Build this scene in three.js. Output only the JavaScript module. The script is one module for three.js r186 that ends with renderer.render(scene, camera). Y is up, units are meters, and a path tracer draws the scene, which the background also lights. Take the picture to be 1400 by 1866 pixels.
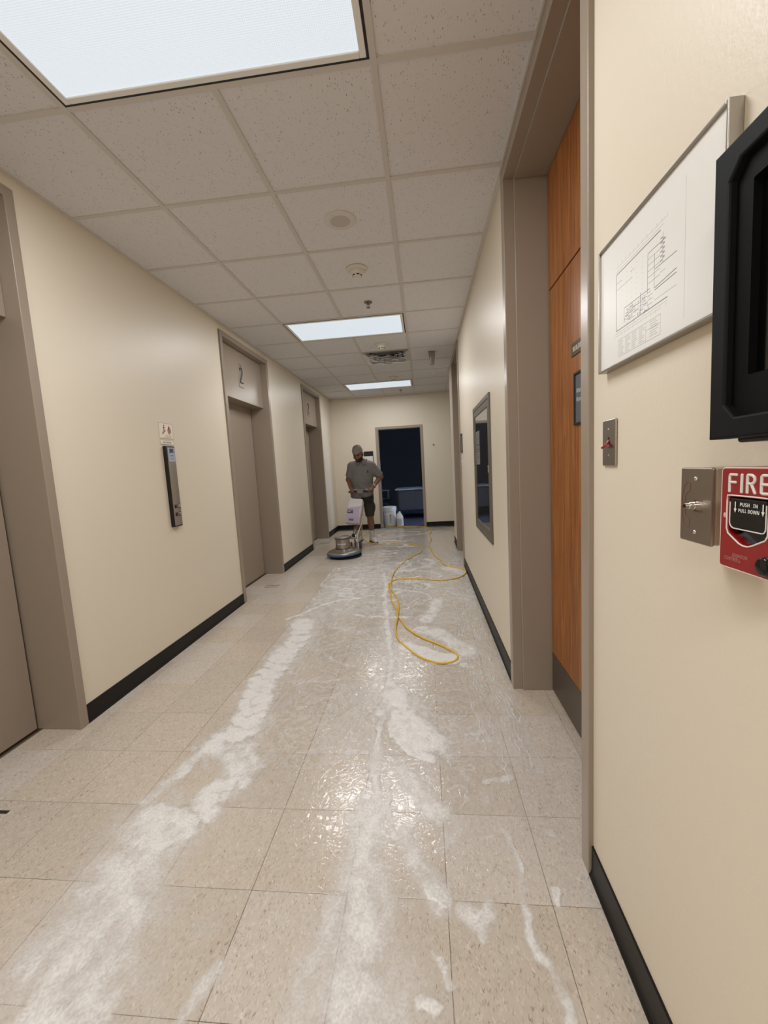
import * as THREE from 'three';
import { RoundedBoxGeometry } from 'three/addons/geometries/RoundedBoxGeometry.js';
import { RectAreaLightUniformsLib } from 'three/addons/lights/RectAreaLightUniformsLib.js';
import { mergeGeometries } from 'three/addons/utils/BufferGeometryUtils.js';

// ---------------------------------------------------------------- camera, sky, lights, exposure
const renderer = new THREE.WebGLRenderer({ antialias: true });
renderer.toneMapping = THREE.LinearToneMapping;
renderer.toneMappingExposure = 1.0;
renderer.shadowMap.enabled = true;
const scene = new THREE.Scene();
const camera = new THREE.PerspectiveCamera(103.168, 1400 / 1866, 0.02, 60);
camera.rotation.order = 'YXZ';
camera.position.set(0, 1.2963, 0);
camera.rotation.set(-0.10951, 0.10222, -0.0557);
scene.add(camera);
scene.background = new THREE.Color(0.5, 0.68, 1.0);      // blue evening sky, seen only through the window of the dark room
scene.backgroundIntensity = 26;
RectAreaLightUniformsLib.init();
const LAMP = 15.0, LENS = 0.72;                            // radiance of each ceiling troffer, and what the lens shows

// ---------------------------------------------------------------- sizes (metres), y up, the hall runs along -z
const XL = -1.885, XR = 0.47, ZB = -8.55, H = 2.755, ZF = 3.2, T = 0.3048, C = 0.6096;
const CX = -0.1153, CZ = -1.6354;                         // ceiling grid origin
const DL = -2.115, DR = 0.664;                            // door planes left and right
const ZC = -6.78, XA = 2.4;                               // where the hall opens to the right, and how far

// ---------------------------------------------------------------- helpers
let seed = 7;
const rnd = () => { seed = (seed * 1664525 + 1013904223) >>> 0; return seed / 4294967296; };
const hash2 = (x, y) => { let h = Math.imul(x, 374761393) + Math.imul(y, 668265263) | 0; h = Math.imul(h ^ (h >>> 13), 1274126177); return ((h ^ (h >>> 16)) >>> 0) / 4294967296; };
function vnoise(x, y) {
  const xi = Math.floor(x), yi = Math.floor(y), a = x - xi, b = y - yi, u = a * a * (3 - 2 * a), v = b * b * (3 - 2 * b);
  const p = hash2(xi, yi), q = hash2(xi + 1, yi), r = hash2(xi, yi + 1), s = hash2(xi + 1, yi + 1);
  return p + (q - p) * u + (r - p) * v + (p - q - r + s) * u * v;
}
function fbm(x, y, n = 4) { let s = 0, a = 0.5, t = 0; for (let i = 0; i < n; i++) { s += a * vnoise(x, y); t += a; a *= 0.5; x = x * 2.03 + 17.3; y = y * 2.03 + 9.1; } return s / t; }
const clamp = (v, a = 0, b = 1) => Math.min(b, Math.max(a, v));
const sstep = (a, b, v) => { const t = clamp((v - a) / (b - a)); return t * t * (3 - 2 * t); };
const lerp = (a, b, t) => a + (b - a) * t;
const V = (x, y, z) => new THREE.Vector3(x, y, z);

function dataTex(w, h, fill, srgb = false) {              // fill(i, j) -> number or [r, g, b] in 0..1
  const d = new Uint8Array(w * h * 4);
  for (let j = 0; j < h; j++) for (let i = 0; i < w; i++) {
    const v = fill(i, j), k = (j * w + i) * 4, a = typeof v === 'number' ? [v, v, v] : v;
    d[k] = clamp(a[0]) * 255; d[k + 1] = clamp(a[1]) * 255; d[k + 2] = clamp(a[2]) * 255; d[k + 3] = 255;
  }
  const t = new THREE.DataTexture(d, w, h, THREE.RGBAFormat);
  t.magFilter = THREE.LinearFilter; t.minFilter = THREE.LinearMipmapLinearFilter; t.generateMipmaps = true;
  t.wrapS = t.wrapT = THREE.RepeatWrapping;
  if (srgb) t.colorSpace = THREE.SRGBColorSpace;
  t.needsUpdate = true;
  return t;
}
function canvasTex(w, h, draw, srgb = true, repeat = false) {
  const c = document.createElement('canvas'); c.width = w; c.height = h;
  draw(c.getContext('2d'), w, h);
  const t = new THREE.CanvasTexture(c);
  if (srgb) t.colorSpace = THREE.SRGBColorSpace;
  if (repeat) t.wrapS = t.wrapT = THREE.RepeatWrapping;
  t.anisotropy = 8;
  return t;
}
function std(color, roughness, o = {}) { return new THREE.MeshPhysicalMaterial({ color, roughness, ...o }); }

// geometry: everything becomes non-indexed position + normal + uv so that it can be merged; uv in metres by the face's direction
function prep(g, keepUV) {
  g = g.index ? g.toNonIndexed() : g;
  for (const k of Object.keys(g.attributes)) if (!['position', 'normal', 'uv'].includes(k)) g.deleteAttribute(k);
  if (!g.attributes.normal) g.computeVertexNormals();
  const p = g.attributes.position, n = p.count;
  if (!keepUV || !g.attributes.uv) {
    const uv = new Float32Array(n * 2), a = V(), b = V(), c = V();
    for (let i = 0; i < n; i += 3) {
      a.fromBufferAttribute(p, i); b.fromBufferAttribute(p, i + 1); c.fromBufferAttribute(p, i + 2);
      const N = b.clone().sub(a).cross(c.clone().sub(a)), x = Math.abs(N.x), y = Math.abs(N.y), z = Math.abs(N.z);
      [a, b, c].forEach((q, k) => { const u = x > y && x > z ? [q.z, q.y] : y > z ? [q.x, q.z] : [q.x, q.y]; uv[(i + k) * 2] = u[0]; uv[(i + k) * 2 + 1] = u[1]; });
    }
    g.setAttribute('uv', new THREE.BufferAttribute(uv, 2));
  }
  g.morphAttributes = {};
  return g;
}
function box(x0, x1, y0, y1, z0, z1, r = 0, seg = 2) {    // by its limits, edges rounded by r
  const w = Math.abs(x1 - x0), h = Math.abs(y1 - y0), d = Math.abs(z1 - z0);
  const g = r ? new RoundedBoxGeometry(w, h, d, seg, Math.min(r, w / 2.01, h / 2.01, d / 2.01)) : new THREE.BoxGeometry(w, h, d);
  g.translate((x0 + x1) / 2, (y0 + y1) / 2, (z0 + z1) / 2);
  return prep(g);
}
const cyl = (r0, r1, h, x, y, z, axis = 'y', seg = 28) => {
  const g = new THREE.CylinderGeometry(r0, r1, h, seg);
  if (axis === 'x') g.rotateZ(-Math.PI / 2); if (axis === 'z') g.rotateX(Math.PI / 2);
  return prep(g.translate(x, y, z));
};
const sph = (r, x, y, z, sx = 1, sy = 1, sz = 1) => prep(new THREE.SphereGeometry(r, 24, 16).scale(sx, sy, sz).translate(x, y, z));
const lathe = (pts, x = 0, y = 0, z = 0, seg = 48) => prep(new THREE.LatheGeometry(pts.map(p => new THREE.Vector2(p[0], p[1])), seg).translate(x, y, z));
const tube = (pts, r, seg = 60, rad = 10, closed = false, tension = 0.5) => prep(new THREE.TubeGeometry(new THREE.CatmullRomCurve3(pts.map(p => p.isVector3 ? p : V(...p)), closed, 'catmullrom', tension), seg, r, rad, closed));
function rod(a, b, r, r2 = r, seg = 16) {                  // straight bar between two points
  a = V(...a); b = V(...b); const d = b.clone().sub(a), g = new THREE.CylinderGeometry(r2, r, d.length(), seg);
  g.applyQuaternion(new THREE.Quaternion().setFromUnitVectors(V(0, 1, 0), d.clone().normalize())).translate(...a.add(b).multiplyScalar(0.5).toArray());
  return prep(g);
}
function extrude(pts, depth, bevel = 0, holes = [], seg = 2) { // outline in x, y; extruded towards +z from 0
  const s = new THREE.Shape(pts.map(p => new THREE.Vector2(...p)));
  for (const h of holes) s.holes.push(new THREE.Path(h.map(p => new THREE.Vector2(...p))));
  return prep(new THREE.ExtrudeGeometry(s, { depth: depth - 2 * bevel, bevelEnabled: bevel > 0, bevelSize: bevel, bevelThickness: bevel, bevelOffset: -bevel, bevelSegments: seg, curveSegments: 12 }).translate(0, 0, bevel));
}
function roundRect(x0, x1, y0, y1, r, n = 6) {
  const p = [];
  for (const [cx, cy, a] of [[x1 - r, y1 - r, 0], [x0 + r, y1 - r, 1], [x0 + r, y0 + r, 2], [x1 - r, y0 + r, 3]])
    for (let i = 0; i <= n; i++) { const t = (a + i / n) * Math.PI / 2; p.push([cx + r * Math.cos(t), cy + r * Math.sin(t)]); }
  return p;
}
const plane = (w, h, x, y, z) => prep(new THREE.PlaneGeometry(w, h).translate(x, y, z), true);
function outline(pts, r, z, closed = true) { return tube(pts.map(p => V(p[0], p[1], z)), r, pts.length * 4, 6, closed, 0.05); }

const used = {};
function numbered(n) { used[n] = (used[n] || 0) + 1; return used[n] === 1 ? n : `${n}_${String(used[n] - 1).padStart(3, '0')}`; }
function mesh(name, geos, mat, parent) {                   // one named mesh
  const m = new THREE.Mesh(Array.isArray(geos) ? (geos.length > 1 ? mergeGeometries(geos) : geos[0]) : geos, mat);
  m.castShadow = m.receiveShadow = true;
  m.name = parent ? name : numbered(name); (parent || scene).add(m);
  return m;
}
function thing(name, label, category, pos = [0, 0, 0], turn = 0, group) {
  const o = new THREE.Group(); o.name = numbered(name); scene.add(o);
  o.position.set(...pos); o.rotation.y = turn; o.userData = { label, category };
  if (group) o.userData.group = group;
  return o;
}
function struct(name, pos = [0, 0, 0], turn = 0) { const o = new THREE.Group(); o.name = name; o.userData = { kind: 'structure' }; o.position.set(...pos); o.rotation.y = turn; scene.add(o); return o; }
function structMesh(name, geos, mat) { const m = mesh(name, geos, mat); m.name = name; m.userData = { kind: 'structure' }; return m; }
function copyOf(src, name, label, pos) { const c = src.clone(); c.name = numbered(name); scene.add(c); c.position.set(...pos); c.userData = { ...src.userData, label }; return c; }
const RIGHTW = -Math.PI / 2, LEFTW = Math.PI / 2;          // a thing built facing +z, turned to hang on the right or left wall

// ---------------------------------------------------------------- materials
const orange = dataTex(512, 512, (i, j) => 0.5 + 0.5 * (fbmT(i, j, 512, 42) - 0.5) + 0.3 * (fbmT(i, j, 512, 130) - 0.5));
function fbmT(i, j, n, f) {                                // tiling noise
  const x = i / n * f, y = j / n * f, u = i / n, v = j / n;
  const a = vnoise(x, y), b = vnoise(x - f, y), c = vnoise(x, y - f), d = vnoise(x - f, y - f);
  return (a * (1 - u) + b * u) * (1 - v) + (c * (1 - u) + d * u) * v;
}
orange.repeat.set(3.2, 3.2);
const M = {
  wall: std('#e3d8c5', 0.4, { bumpMap: orange, bumpScale: 0.0004 }),
  trim: std('#998b7c', 0.3, { bumpMap: orange, bumpScale: 0.0002 }),
  door: std('#9a8b7c', 0.33, { bumpMap: orange, bumpScale: 0.00015 }),
  base: std('#130f0e', 0.45, { specularIntensity: 0.6 }),
  black: std('#0b0b0c', 0.45),
  gap: std('#0a0908', 0.9),
  blackGloss: std('#050505', 0.16),
  steel: std('#a8a39b', 0.32, { metalness: 1 }),
  steelDark: std('#a49a8f', 0.36, { metalness: 1 }),
  chrome: std('#e4e2de', 0.12, { metalness: 1 }),
  grid: std('#cfc9c2', 0.55),
  whitePlastic: std('#d8d2c6', 0.45),
  joint: std('#5f5548', 0.8),
  glass: std('#ffffff', 0.02, { transmission: 1, thickness: 0, ior: 1.5 }),
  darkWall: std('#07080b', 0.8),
  red: std('#8e1216', 0.35, { clearcoat: 0.4, clearcoatRoughness: 0.2 }),
  white: std('#e6e2dc', 0.5),
};
// vinyl composition tile: cream with brown, tan and pale chips
const vctDraw = (hgt) => (g, w, h) => {
  seed = 99;
  g.fillStyle = hgt ? '#808080' : '#cac0b5'; g.fillRect(0, 0, w, h);
  if (!hgt) for (let k = 0; k < 900; k++) { g.globalAlpha = 0.10; g.fillStyle = rnd() < 0.5 ? '#d6cec3' : '#b8ad9f'; blot(g, w, h, 14 + 40 * rnd(), 8 + 18 * rnd()); }
  const kinds = [['#d9d2c8', 1100, 15, 5], ['#b4a797', 900, 13, 3.6], ['#9d8d7a', 480, 12, 3], ['#75634f', 240, 10, 2.4], ['#e4ded4', 380, 11, 4]];
  for (const [c, n, l, t] of kinds) for (let k = 0; k < n; k++) { g.globalAlpha = hgt ? 0.5 : 0.22 + 0.42 * rnd(); g.fillStyle = hgt ? (rnd() < 0.5 ? '#707070' : '#909090') : c; blot(g, w, h, l * (0.4 + rnd()), t * (0.4 + rnd()), 0.9); }
  g.globalAlpha = 1;
};
function blot(g, w, h, a, b, spread = 3.2) {
  const x = rnd() * w, y = rnd() * h, t = Math.PI / 2 + (rnd() - 0.5) * 2 * spread;
  for (const dx of [0, -w, w]) for (const dy of [0, -h, h]) {
    if (x + dx < -60 || x + dx > w + 60 || y + dy < -60 || y + dy > h + 60) continue;
    g.beginPath(); g.ellipse(x + dx, y + dy, a, b, t, 0, Math.PI * 2); g.fill();
  }
}
const vct = canvasTex(1024, 1024, vctDraw(false), true, true);
vct.repeat.set(1 / 0.46, 1 / 0.46);
M.vct = [0, 1, 2].map(k => std(['#ffffff', '#f6f3ee', '#fbf7f0'][k], 0.25, { map: vct, bumpMap: orange, bumpScale: 0.00025 }));
// fissured mineral-fibre ceiling tile
const acousDraw = (hgt) => (g, w, h) => {
  seed = 1234;
  g.fillStyle = hgt ? '#a0a0a0' : '#dddcdd'; g.fillRect(0, 0, w, h);
  for (let k = 0; k < 2600; k++) { g.globalAlpha = 0.10; g.fillStyle = rnd() < 0.5 ? '#e6e4e2' : '#cfcac5'; blot(g, w, h, 4 + 14 * rnd(), 2 + 3 * rnd(), 0.35); }
  for (let k = 0; k < 900; k++) { g.globalAlpha = 0.35 + 0.6 * rnd(); const s = rnd(); g.fillStyle = hgt ? '#101010' : (s < 0.45 ? '#7d7268' : '#aca196'); const L = rnd(); blot(g, w, h, 1.6 + 8 * L * L, 1.1 + 1.5 * rnd(), 0.5); }
  g.globalAlpha = 1;
};
const acous = canvasTex(1024, 1024, acousDraw(false), true, true), acousB = canvasTex(1024, 1024, acousDraw(true), false, true);
for (const t of [acous, acousB]) t.repeat.set(1 / 0.64, 1 / 0.64);
M.acous = std('#ffffff', 0.95, { map: acous, bumpMap: acousB, bumpScale: 0.0015 });
// veneer of the mechanical-room door
const wood = canvasTex(512, 2048, (g, w, h) => {
  seed = 5; g.fillStyle = '#a06330'; g.fillRect(0, 0, w, h);
  for (let k = 0; k < 260; k++) {
    const x0 = rnd() * w, a = 6 + 26 * rnd(), f = 0.5 + 2 * rnd(), ph = rnd() * 9;
    g.strokeStyle = ['#83491d', '#b27637', '#8d5425', '#a76a31', '#6f3c17'][k % 5]; g.globalAlpha = 0.16 + 0.24 * rnd(); g.lineWidth = 2 + 14 * rnd();
    g.beginPath(); for (let y = -20; y <= h + 20; y += 24) g.lineTo(x0 + a * Math.sin(y / h * Math.PI * 2 * f + ph), y); g.stroke();
  }
  for (let k = 0; k < 200; k++) { g.globalAlpha = 0.08; g.fillStyle = rnd() < 0.55 ? '#c98b47' : '#6b3812'; g.beginPath(); g.ellipse(rnd() * w, rnd() * h, 10 + 22 * rnd(), 40 + 120 * rnd(), (rnd() - 0.5) * 0.5, 0, 7); g.fill(); }
  for (let k = 0; k < 900; k++) { g.globalAlpha = 0.16; g.strokeStyle = '#5d3212'; g.lineWidth = 1; const x = rnd() * w, y = rnd() * h; g.beginPath(); g.moveTo(x, y); g.lineTo(x + 4 * (rnd() - 0.5), y + 30 + 80 * rnd()); g.stroke(); }
  g.globalAlpha = 1;
}, true, true);
wood.repeat.set(1 / 0.55, 1 / 2.2);
M.wood = std('#ffffff', 0.38, { map: wood });
const carpetT = dataTex(256, 256, (i, j) => { const n = 0.6 + 0.4 * hash2(i, j); return [0.20 * n, 0.22 * n, 0.32 * n]; }, true);
carpetT.repeat.set(2, 2);
M.carpet = std('#ffffff', 0.95, { map: carpetT });

// ================================================================ THE SETTING
const D1 = [-1.184, -2.31], D2 = [-5.10, -6.10], DH = 2.75; // right-hand door frames, outer edges
// floor: 12-inch tiles laid in a grid, each with a small bevelled edge, over a dark joint bed
const floor = struct('floor');
function tileGeo(x0, x1, z0, z1, k) {                      // z0 > z1
  const e = 0.0007, b = 0.0012, y = 0, yb = -0.0011, yd = -0.004;
  const P = [[x0 + e, yd, z0 - e], [x1 - e, yd, z0 - e], [x1 - e, yd, z1 + e], [x0 + e, yd, z1 + e], [x0 + e, yb, z0 - e], [x1 - e, yb, z0 - e], [x1 - e, yb, z1 + e], [x0 + e, yb, z1 + e], [x0 + e + b, y, z0 - e - b], [x1 - e - b, y, z0 - e - b], [x1 - e - b, y, z1 + e + b], [x0 + e + b, y, z1 + e + b]];
  const F = [[8, 9, 10, 11]]; for (let i = 0; i < 4; i++) { const j = (i + 1) % 4; F.push([i, j, j + 4, i + 4], [i + 4, j + 4, j + 8, i + 8]); }
  const pos = [], uv = [], off = [hash2(k, 3) * 0.9, hash2(k, 8) * 0.9];
  for (const q of F) for (const i of [0, 1, 2, 0, 2, 3]) { pos.push(...P[q[i]]); uv.push(P[q[i]][0] + off[0], P[q[i]][2] + off[1]); }
  const g = new THREE.BufferGeometry();
  g.setAttribute('position', new THREE.Float32BufferAttribute(pos, 3)); g.setAttribute('uv', new THREE.Float32BufferAttribute(uv, 2));
  g.computeVertexNormals();
  return g;
}
const OX = 0.0145, OZ = -1.0874, tileRest = [];
for (let j = -15; j <= 24; j++) for (let i = -8; i <= 8; i++) {
  const z0 = Math.min(OZ - j * T + T, ZF), z1 = Math.max(OZ - j * T, ZB - 0.15), xr = z0 < ZC ? XA : 0.70;
  const x0 = Math.max(OX + (i - 1) * T, -2.16), x1 = Math.min(OX + i * T, i > 3 || z1 < ZC ? XA : 0.70);
  if (x1 - x0 < 0.01 || z0 - z1 < 0.01 || (x0 > 0.60 && z0 > ZC + T && !([D1, D2].some(([a, b]) => z1 < a && z0 > b)))) continue;
  const k = j * 31 + i + 500;
  if (z0 < -0.2 && x0 < 0.68 && j <= 24) mesh('tile', tileGeo(x0, x1, z0, z1, k), M.vct[Math.floor(hash2(k, 5) * 3)], floor);
  else tileRest.push(tileGeo(x0, x1, z0, z1, k));
}
mesh('tile_field', tileRest, M.vct[0], floor).userData = { kind: 'stuff' };
mesh('joint_bed', box(-2.3, XA, -0.05, -0.0022, ZB - 0.15, ZF), M.joint, floor);

// ceiling: lay-in tiles in an exposed grid
const ceiling = struct('ceiling');
const lampRows = [-1, 4, 9, -6], LX0 = CX - 2 * C, LX1 = CX;  // rows that hold a troffer (row k spans CZ - k C to CZ - (k + 1) C)
const colX = [XL, CX - 2 * C, CX - C, CX, CX + C, CX + 2 * C, CX + 3 * C, CX + 4 * C];
const gridGeo = [];
for (let k = -8; k <= 11; k++) {
  const z0 = Math.min(CZ - k * C, ZF), z1 = Math.max(CZ - (k + 1) * C, ZB), wide = z1 < ZC;
  if (z0 - z1 < 0.02) continue;
  for (let c = 0; c < 7; c++) {
    const x0 = colX[c], x1 = Math.min(colX[c + 1], wide ? XA : XR);
    if (x1 - x0 < 0.03 || (c > 3 && !wide)) continue;
    if (lampRows.includes(k) && (c === 1 || c === 2)) continue;
    if (k === 6 && c === 2) continue;                      // the air diffuser's opening
    mesh('ceiling_tile', box(x0 + 0.009, x1 - 0.009, H + 0.004 + 0.002 * hash2(k, c), H + 0.02, z1 + 0.009, z0 - 0.009, 0.002, 1), M.acous, ceiling);
  }
  gridGeo.push(box(XL, wide ? XA : XR, H, H + 0.006, z0 - 0.012, z0 + 0.012));
}
for (const x of colX.slice(1, 4)) for (let k = -8; k <= 11; k++) { const z0 = Math.min(CZ - k * C, ZF), z1 = Math.max(CZ - (k + 1) * C, ZB); if (z1 < z0 && !(x === colX[2] && lampRows.includes(k))) mesh('grid_bar', box(x - 0.012, x + 0.012, H - 0.0006, H + 0.006, z1, z0), M.grid, ceiling); }
mesh('grid_bar', box(CX + C - 0.012, CX + C + 0.012, H - 0.0006, H + 0.006, ZB, ZC), M.grid, ceiling);
gridGeo.forEach(g => mesh('grid_bar', g, M.grid, ceiling));
mesh('wall_angle', [box(XL, XL + 0.02, H - 0.001, H + 0.006, ZB, ZF), box(XR - 0.02, XR, H - 0.001, H + 0.006, ZC, ZF), box(XL, XA, H - 0.001, H + 0.006, ZB, ZB + 0.02)], M.grid, ceiling);
mesh('deck', box(-2.4, XA + 0.1, H + 0.13, H + 0.25, ZB - 0.2, ZF + 0.2), M.gap, ceiling);

// walls; openings are left between the boxes
const EL = [[-0.70, -1.90], [-3.855, -5.05], [-6.485, -7.62]]; // elevator fronts, outer edges of their frames
const EH = 2.69;
{
  const g = []; let z = ZF;
  for (const [a, b] of EL) { g.push(box(-2.4, XL, 0, H + 0.13, a, z)); g.push(box(-2.4, XL, EH, H + 0.13, b, a)); g.push(box(-2.4, -2.2, 0, EH, b, a)); z = b; }
  g.push(box(-2.4, XL, 0, H + 0.13, ZB - 0.15, z));
  structMesh('wall_left', g, M.wall);
}
structMesh('wall_right', [box(XR, 0.9, 0, H + 0.13, D1[0], ZF), box(XR, 0.9, 0, H + 0.13, D2[0], D1[1]), box(XR, 0.9, 0, H + 0.13, ZC, D2[1]),
  box(XR, 0.9, DH, H + 0.13, D1[1], D1[0]), box(XR, 0.9, DH, H + 0.13, D2[1], D2[0]), box(0.72, 0.9, 0, DH, D1[1], D1[0]), box(0.72, 0.9, 0, DH, D2[1], D2[0]),
  box(0.9, XA, 0, H + 0.13, ZC, ZC + 0.15), box(XA, XA + 0.15, 0, H + 0.13, ZB - 0.15, ZC + 0.15)], M.wall);
const BD = [-0.965, 0.015, 2.13];                         // far doorway, outer edges and top of its frame
structMesh('wall_back', [box(-2.4, BD[0] + 0.02, 0, H + 0.13, ZB - 0.15, ZB), box(BD[1] - 0.02, XA + 0.15, 0, H + 0.13, ZB - 0.15, ZB), box(BD[0] + 0.02, BD[1] - 0.02, BD[2] - 0.02, H + 0.13, ZB - 0.15, ZB)], M.wall);
structMesh('wall_front', box(-2.4, 0.9, 0, H + 0.13, ZF, ZF + 0.15), M.wall);

// baseboards: black vinyl cove with a toe
function coveProfile() { return [[0, 0], [0.014, 0], [0.013, 0.004], [0.008, 0.012], [0.0055, 0.022], [0.005, 0.098], [0.003, 0.101], [0, 0.101]]; }
function cove(len) { return extrude(coveProfile(), len); }  // lies along +z, wall at x = 0, toe towards +x
const coveL = (a, b) => { const g = cove(Math.abs(a - b)); g.translate(XL, 0, Math.min(a, b)); return g; };
const coveR = (a, b) => { const g = cove(Math.abs(a - b)); g.rotateY(Math.PI); g.translate(XR, 0, Math.max(a, b)); return g; };
const coveB = (a, b) => { const g = cove(Math.abs(a - b)); g.rotateY(-Math.PI / 2); g.translate(Math.max(a, b), 0, ZB); return g; };
structMesh('baseboard_left', [coveL(ZF, EL[0][0]), coveL(EL[0][1], EL[1][0]), coveL(EL[1][1], EL[2][0]), coveL(EL[2][1], ZB)], M.base);
structMesh('baseboard_right', [coveR(ZF, D1[0]), coveR(D1[1], D2[0]), coveR(D2[1], ZC)], M.base);
structMesh('baseboard_back', [coveB(XL, BD[0]), coveB(BD[1], XA)], M.base);

// elevator fronts
EL.forEach(([a, b], n) => {
  const g = struct('door_' + (n + 1)), j = 0.05, cz = (a + b) / 2;
  mesh('frame', [box(-2.2, XL + 0.016, 0, EH, a, a - j, 0.004), box(-2.2, XL + 0.016, 0, EH, b + j, b, 0.004), box(-2.2, XL + 0.0155, EH - j, EH, a - 0.001, b + 0.001, 0.004)], M.trim, g);
  mesh('header_panel', box(-2.2, -1.948, 2.105, EH - j, b + j, a - j, 0.004), M.trim, g);
  mesh('door_leaf', box(-2.15, DL, 0.012, 2.11, b + j + 0.012, a - j, 0.002), M.door, g);
  mesh('door_gap', box(-2.152, DL - 0.012, 0.008, 2.11, b + j, b + j + 0.014), M.gap, g);
  mesh('sill', box(-2.17, DL + 0.02, -0.001, 0.006, b + j, a - j, 0.002), M.steelDark, g);
});
// door 4: the wooden door of the mechanical room, near right
function sideDoor(name, [a, b], leafMat) {
  const g = struct(name), X0 = XR - 0.015, XS = 0.508, top = 2.685;
  mesh('frame', [
    box(X0, XS, 0, DH + 0.003, a, a - 0.055, 0.004), box(XS - 0.002, 0.71, 0, DH, a, a - 0.076, 0.004),
    box(X0, XS, 0, DH + 0.003, b + 0.062, b, 0.004), box(XS - 0.002, 0.71, 0, DH, b + 0.076, b, 0.004),
    box(X0, XS, top, DH + 0.002, a - 0.0555, b + 0.0555, 0.002), box(XS - 0.002, 0.71, top - 0.012, DH, a - 0.0765, b + 0.0765, 0.002)], M.trim, g);
  const za = a - 0.086, zb = b + 0.085;
  mesh('door_leaf', box(DR, DR + 0.045, 0.012, 2.122, zb, za, 0.002), leafMat, g);
  mesh('transom_panel', box(DR, DR + 0.045, 2.130, top - 0.016, zb, za, 0.002), leafMat, g);
  mesh('door_gap', box(DR + 0.012, DR + 0.05, 0, top - 0.012, b + 0.074, a - 0.074), M.gap, g);
  mesh('kick_plate', box(DR - 0.0025, DR + 0.002, 0.02, 0.235, zb + 0.012, za - 0.012, 0.001, 1), std('#5f564d', 0.4, { metalness: 0.5 }), g);
  return g;
}
sideDoor('door_4', D1, M.wood); sideDoor('door_5', D2, M.door);
{ // door 6: open doorway in the back wall
  const g = struct('door_6'), j = 0.052, [x0, x1, t] = BD;
  mesh('frame', [box(x0, x0 + j, 0, t, ZB - 0.165, ZB + 0.016, 0.004), box(x1 - j, x1, 0, t, ZB - 0.165, ZB + 0.016, 0.004), box(x0 + 0.001, x1 - 0.001, t - j, t, ZB - 0.1645, ZB + 0.0155, 0.004)], M.trim, g);
  mesh('threshold', box(x0 + j, x1 - j, -0.001, 0.007, ZB - 0.10, ZB - 0.02, 0.003), M.steelDark, g);
}
// the dark room behind the doorway
const RZ0 = ZB - 0.15, RZ1 = -13.2, RX0 = -2.6, RX1 = 2.4, RH = 2.7;
structMesh('floor_carpet', box(RX0, RX1, -0.05, 0.004, RZ1, RZ0), M.carpet);
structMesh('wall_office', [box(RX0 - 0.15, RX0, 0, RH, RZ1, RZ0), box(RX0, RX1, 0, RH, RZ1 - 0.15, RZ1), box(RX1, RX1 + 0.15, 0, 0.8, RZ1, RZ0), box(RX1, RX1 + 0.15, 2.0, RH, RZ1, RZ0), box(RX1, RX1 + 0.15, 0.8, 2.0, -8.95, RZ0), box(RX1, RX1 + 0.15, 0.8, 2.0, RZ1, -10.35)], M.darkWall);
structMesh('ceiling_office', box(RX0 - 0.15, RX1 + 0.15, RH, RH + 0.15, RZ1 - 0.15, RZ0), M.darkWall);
{
  const g = struct('window_1');
  mesh('window_frame', [box(RX1 + 0.02, RX1 + 0.08, 0.8, 0.86, -10.35, -8.95), box(RX1 + 0.02, RX1 + 0.08, 1.94, 2.0, -10.35, -8.95), box(RX1 + 0.02, RX1 + 0.08, 0.8, 2.0, -10.35, -10.29), box(RX1 + 0.02, RX1 + 0.08, 0.8, 2.0, -9.01, -8.95)], M.steelDark, g);
  mesh('pane', box(RX1 + 0.045, RX1 + 0.051, 0.86, 1.94, -10.29, -9.01), M.glass, g);
}

// ================================================================ WATER AND SUDS ON THE FLOOR
const FX0 = XL + 0.015, FX1 = XR - 0.016;
const strokes = [];                                        // [points (x, z), half width, strength, softness]
const S = (pts, w, s, soft = 0.6, fade = 0) => strokes.push({ pts, w, s, soft, fade });
// the long ridge that the machine pushed to its left
const ridge = [[-0.94, -0.72], [-1.0, -0.86], [-1.03, -1.0], [-1.05, -1.15], [-1.06, -1.28]];
S(ridge, 0.16, 0.74, 1.3); S(ridge.slice(0, 3), 0.22, 0.55, 1.2); S([[-1.08, -0.72], [-1.09, -0.95], [-1.09, -1.2]], 0.05, 0.5, 1.2);
S([[-1.134, -1.319], [-1.10, -1.35], [-1.062, -1.352], [-1.0, -1.338], [-0.955, -1.30], [-0.956, -1.257], [-0.996, -1.233], [-1.05, -1.24]], 0.045, 0.85, 0.9);
S([[-1.177, -1.395], [-1.15, -1.50], [-1.125, -1.62], [-1.10, -1.717], [-1.03, -1.775], [-0.93, -1.72], [-0.86, -1.63], [-0.823, -1.52], [-0.845, -1.45], [-0.90, -1.42]], 0.034, 0.74, 1.2);
S([[-1.0, -1.76], [-0.92, -1.70], [-0.86, -1.6]], 0.075, 0.8, 0.9);
S([[-0.83, -1.52], [-0.923, -1.487], [-0.951, -1.43], [-0.886, -1.353]], 0.05, 0.8, 0.9);
const spine = [[-1.03, -1.76], [-0.985, -1.86], [-0.985, -2.0], [-1.02, -2.15], [-1.055, -2.33], [-1.04, -2.55], [-1.05, -2.72], [-1.03, -2.9], [-1.03, -3.05], [-1.09, -3.3], [-1.08, -3.55], [-1.05, -3.8], [-1.06, -4.15], [-1.03, -4.5], [-0.95, -4.85], [-0.85, -5.15]];
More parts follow.
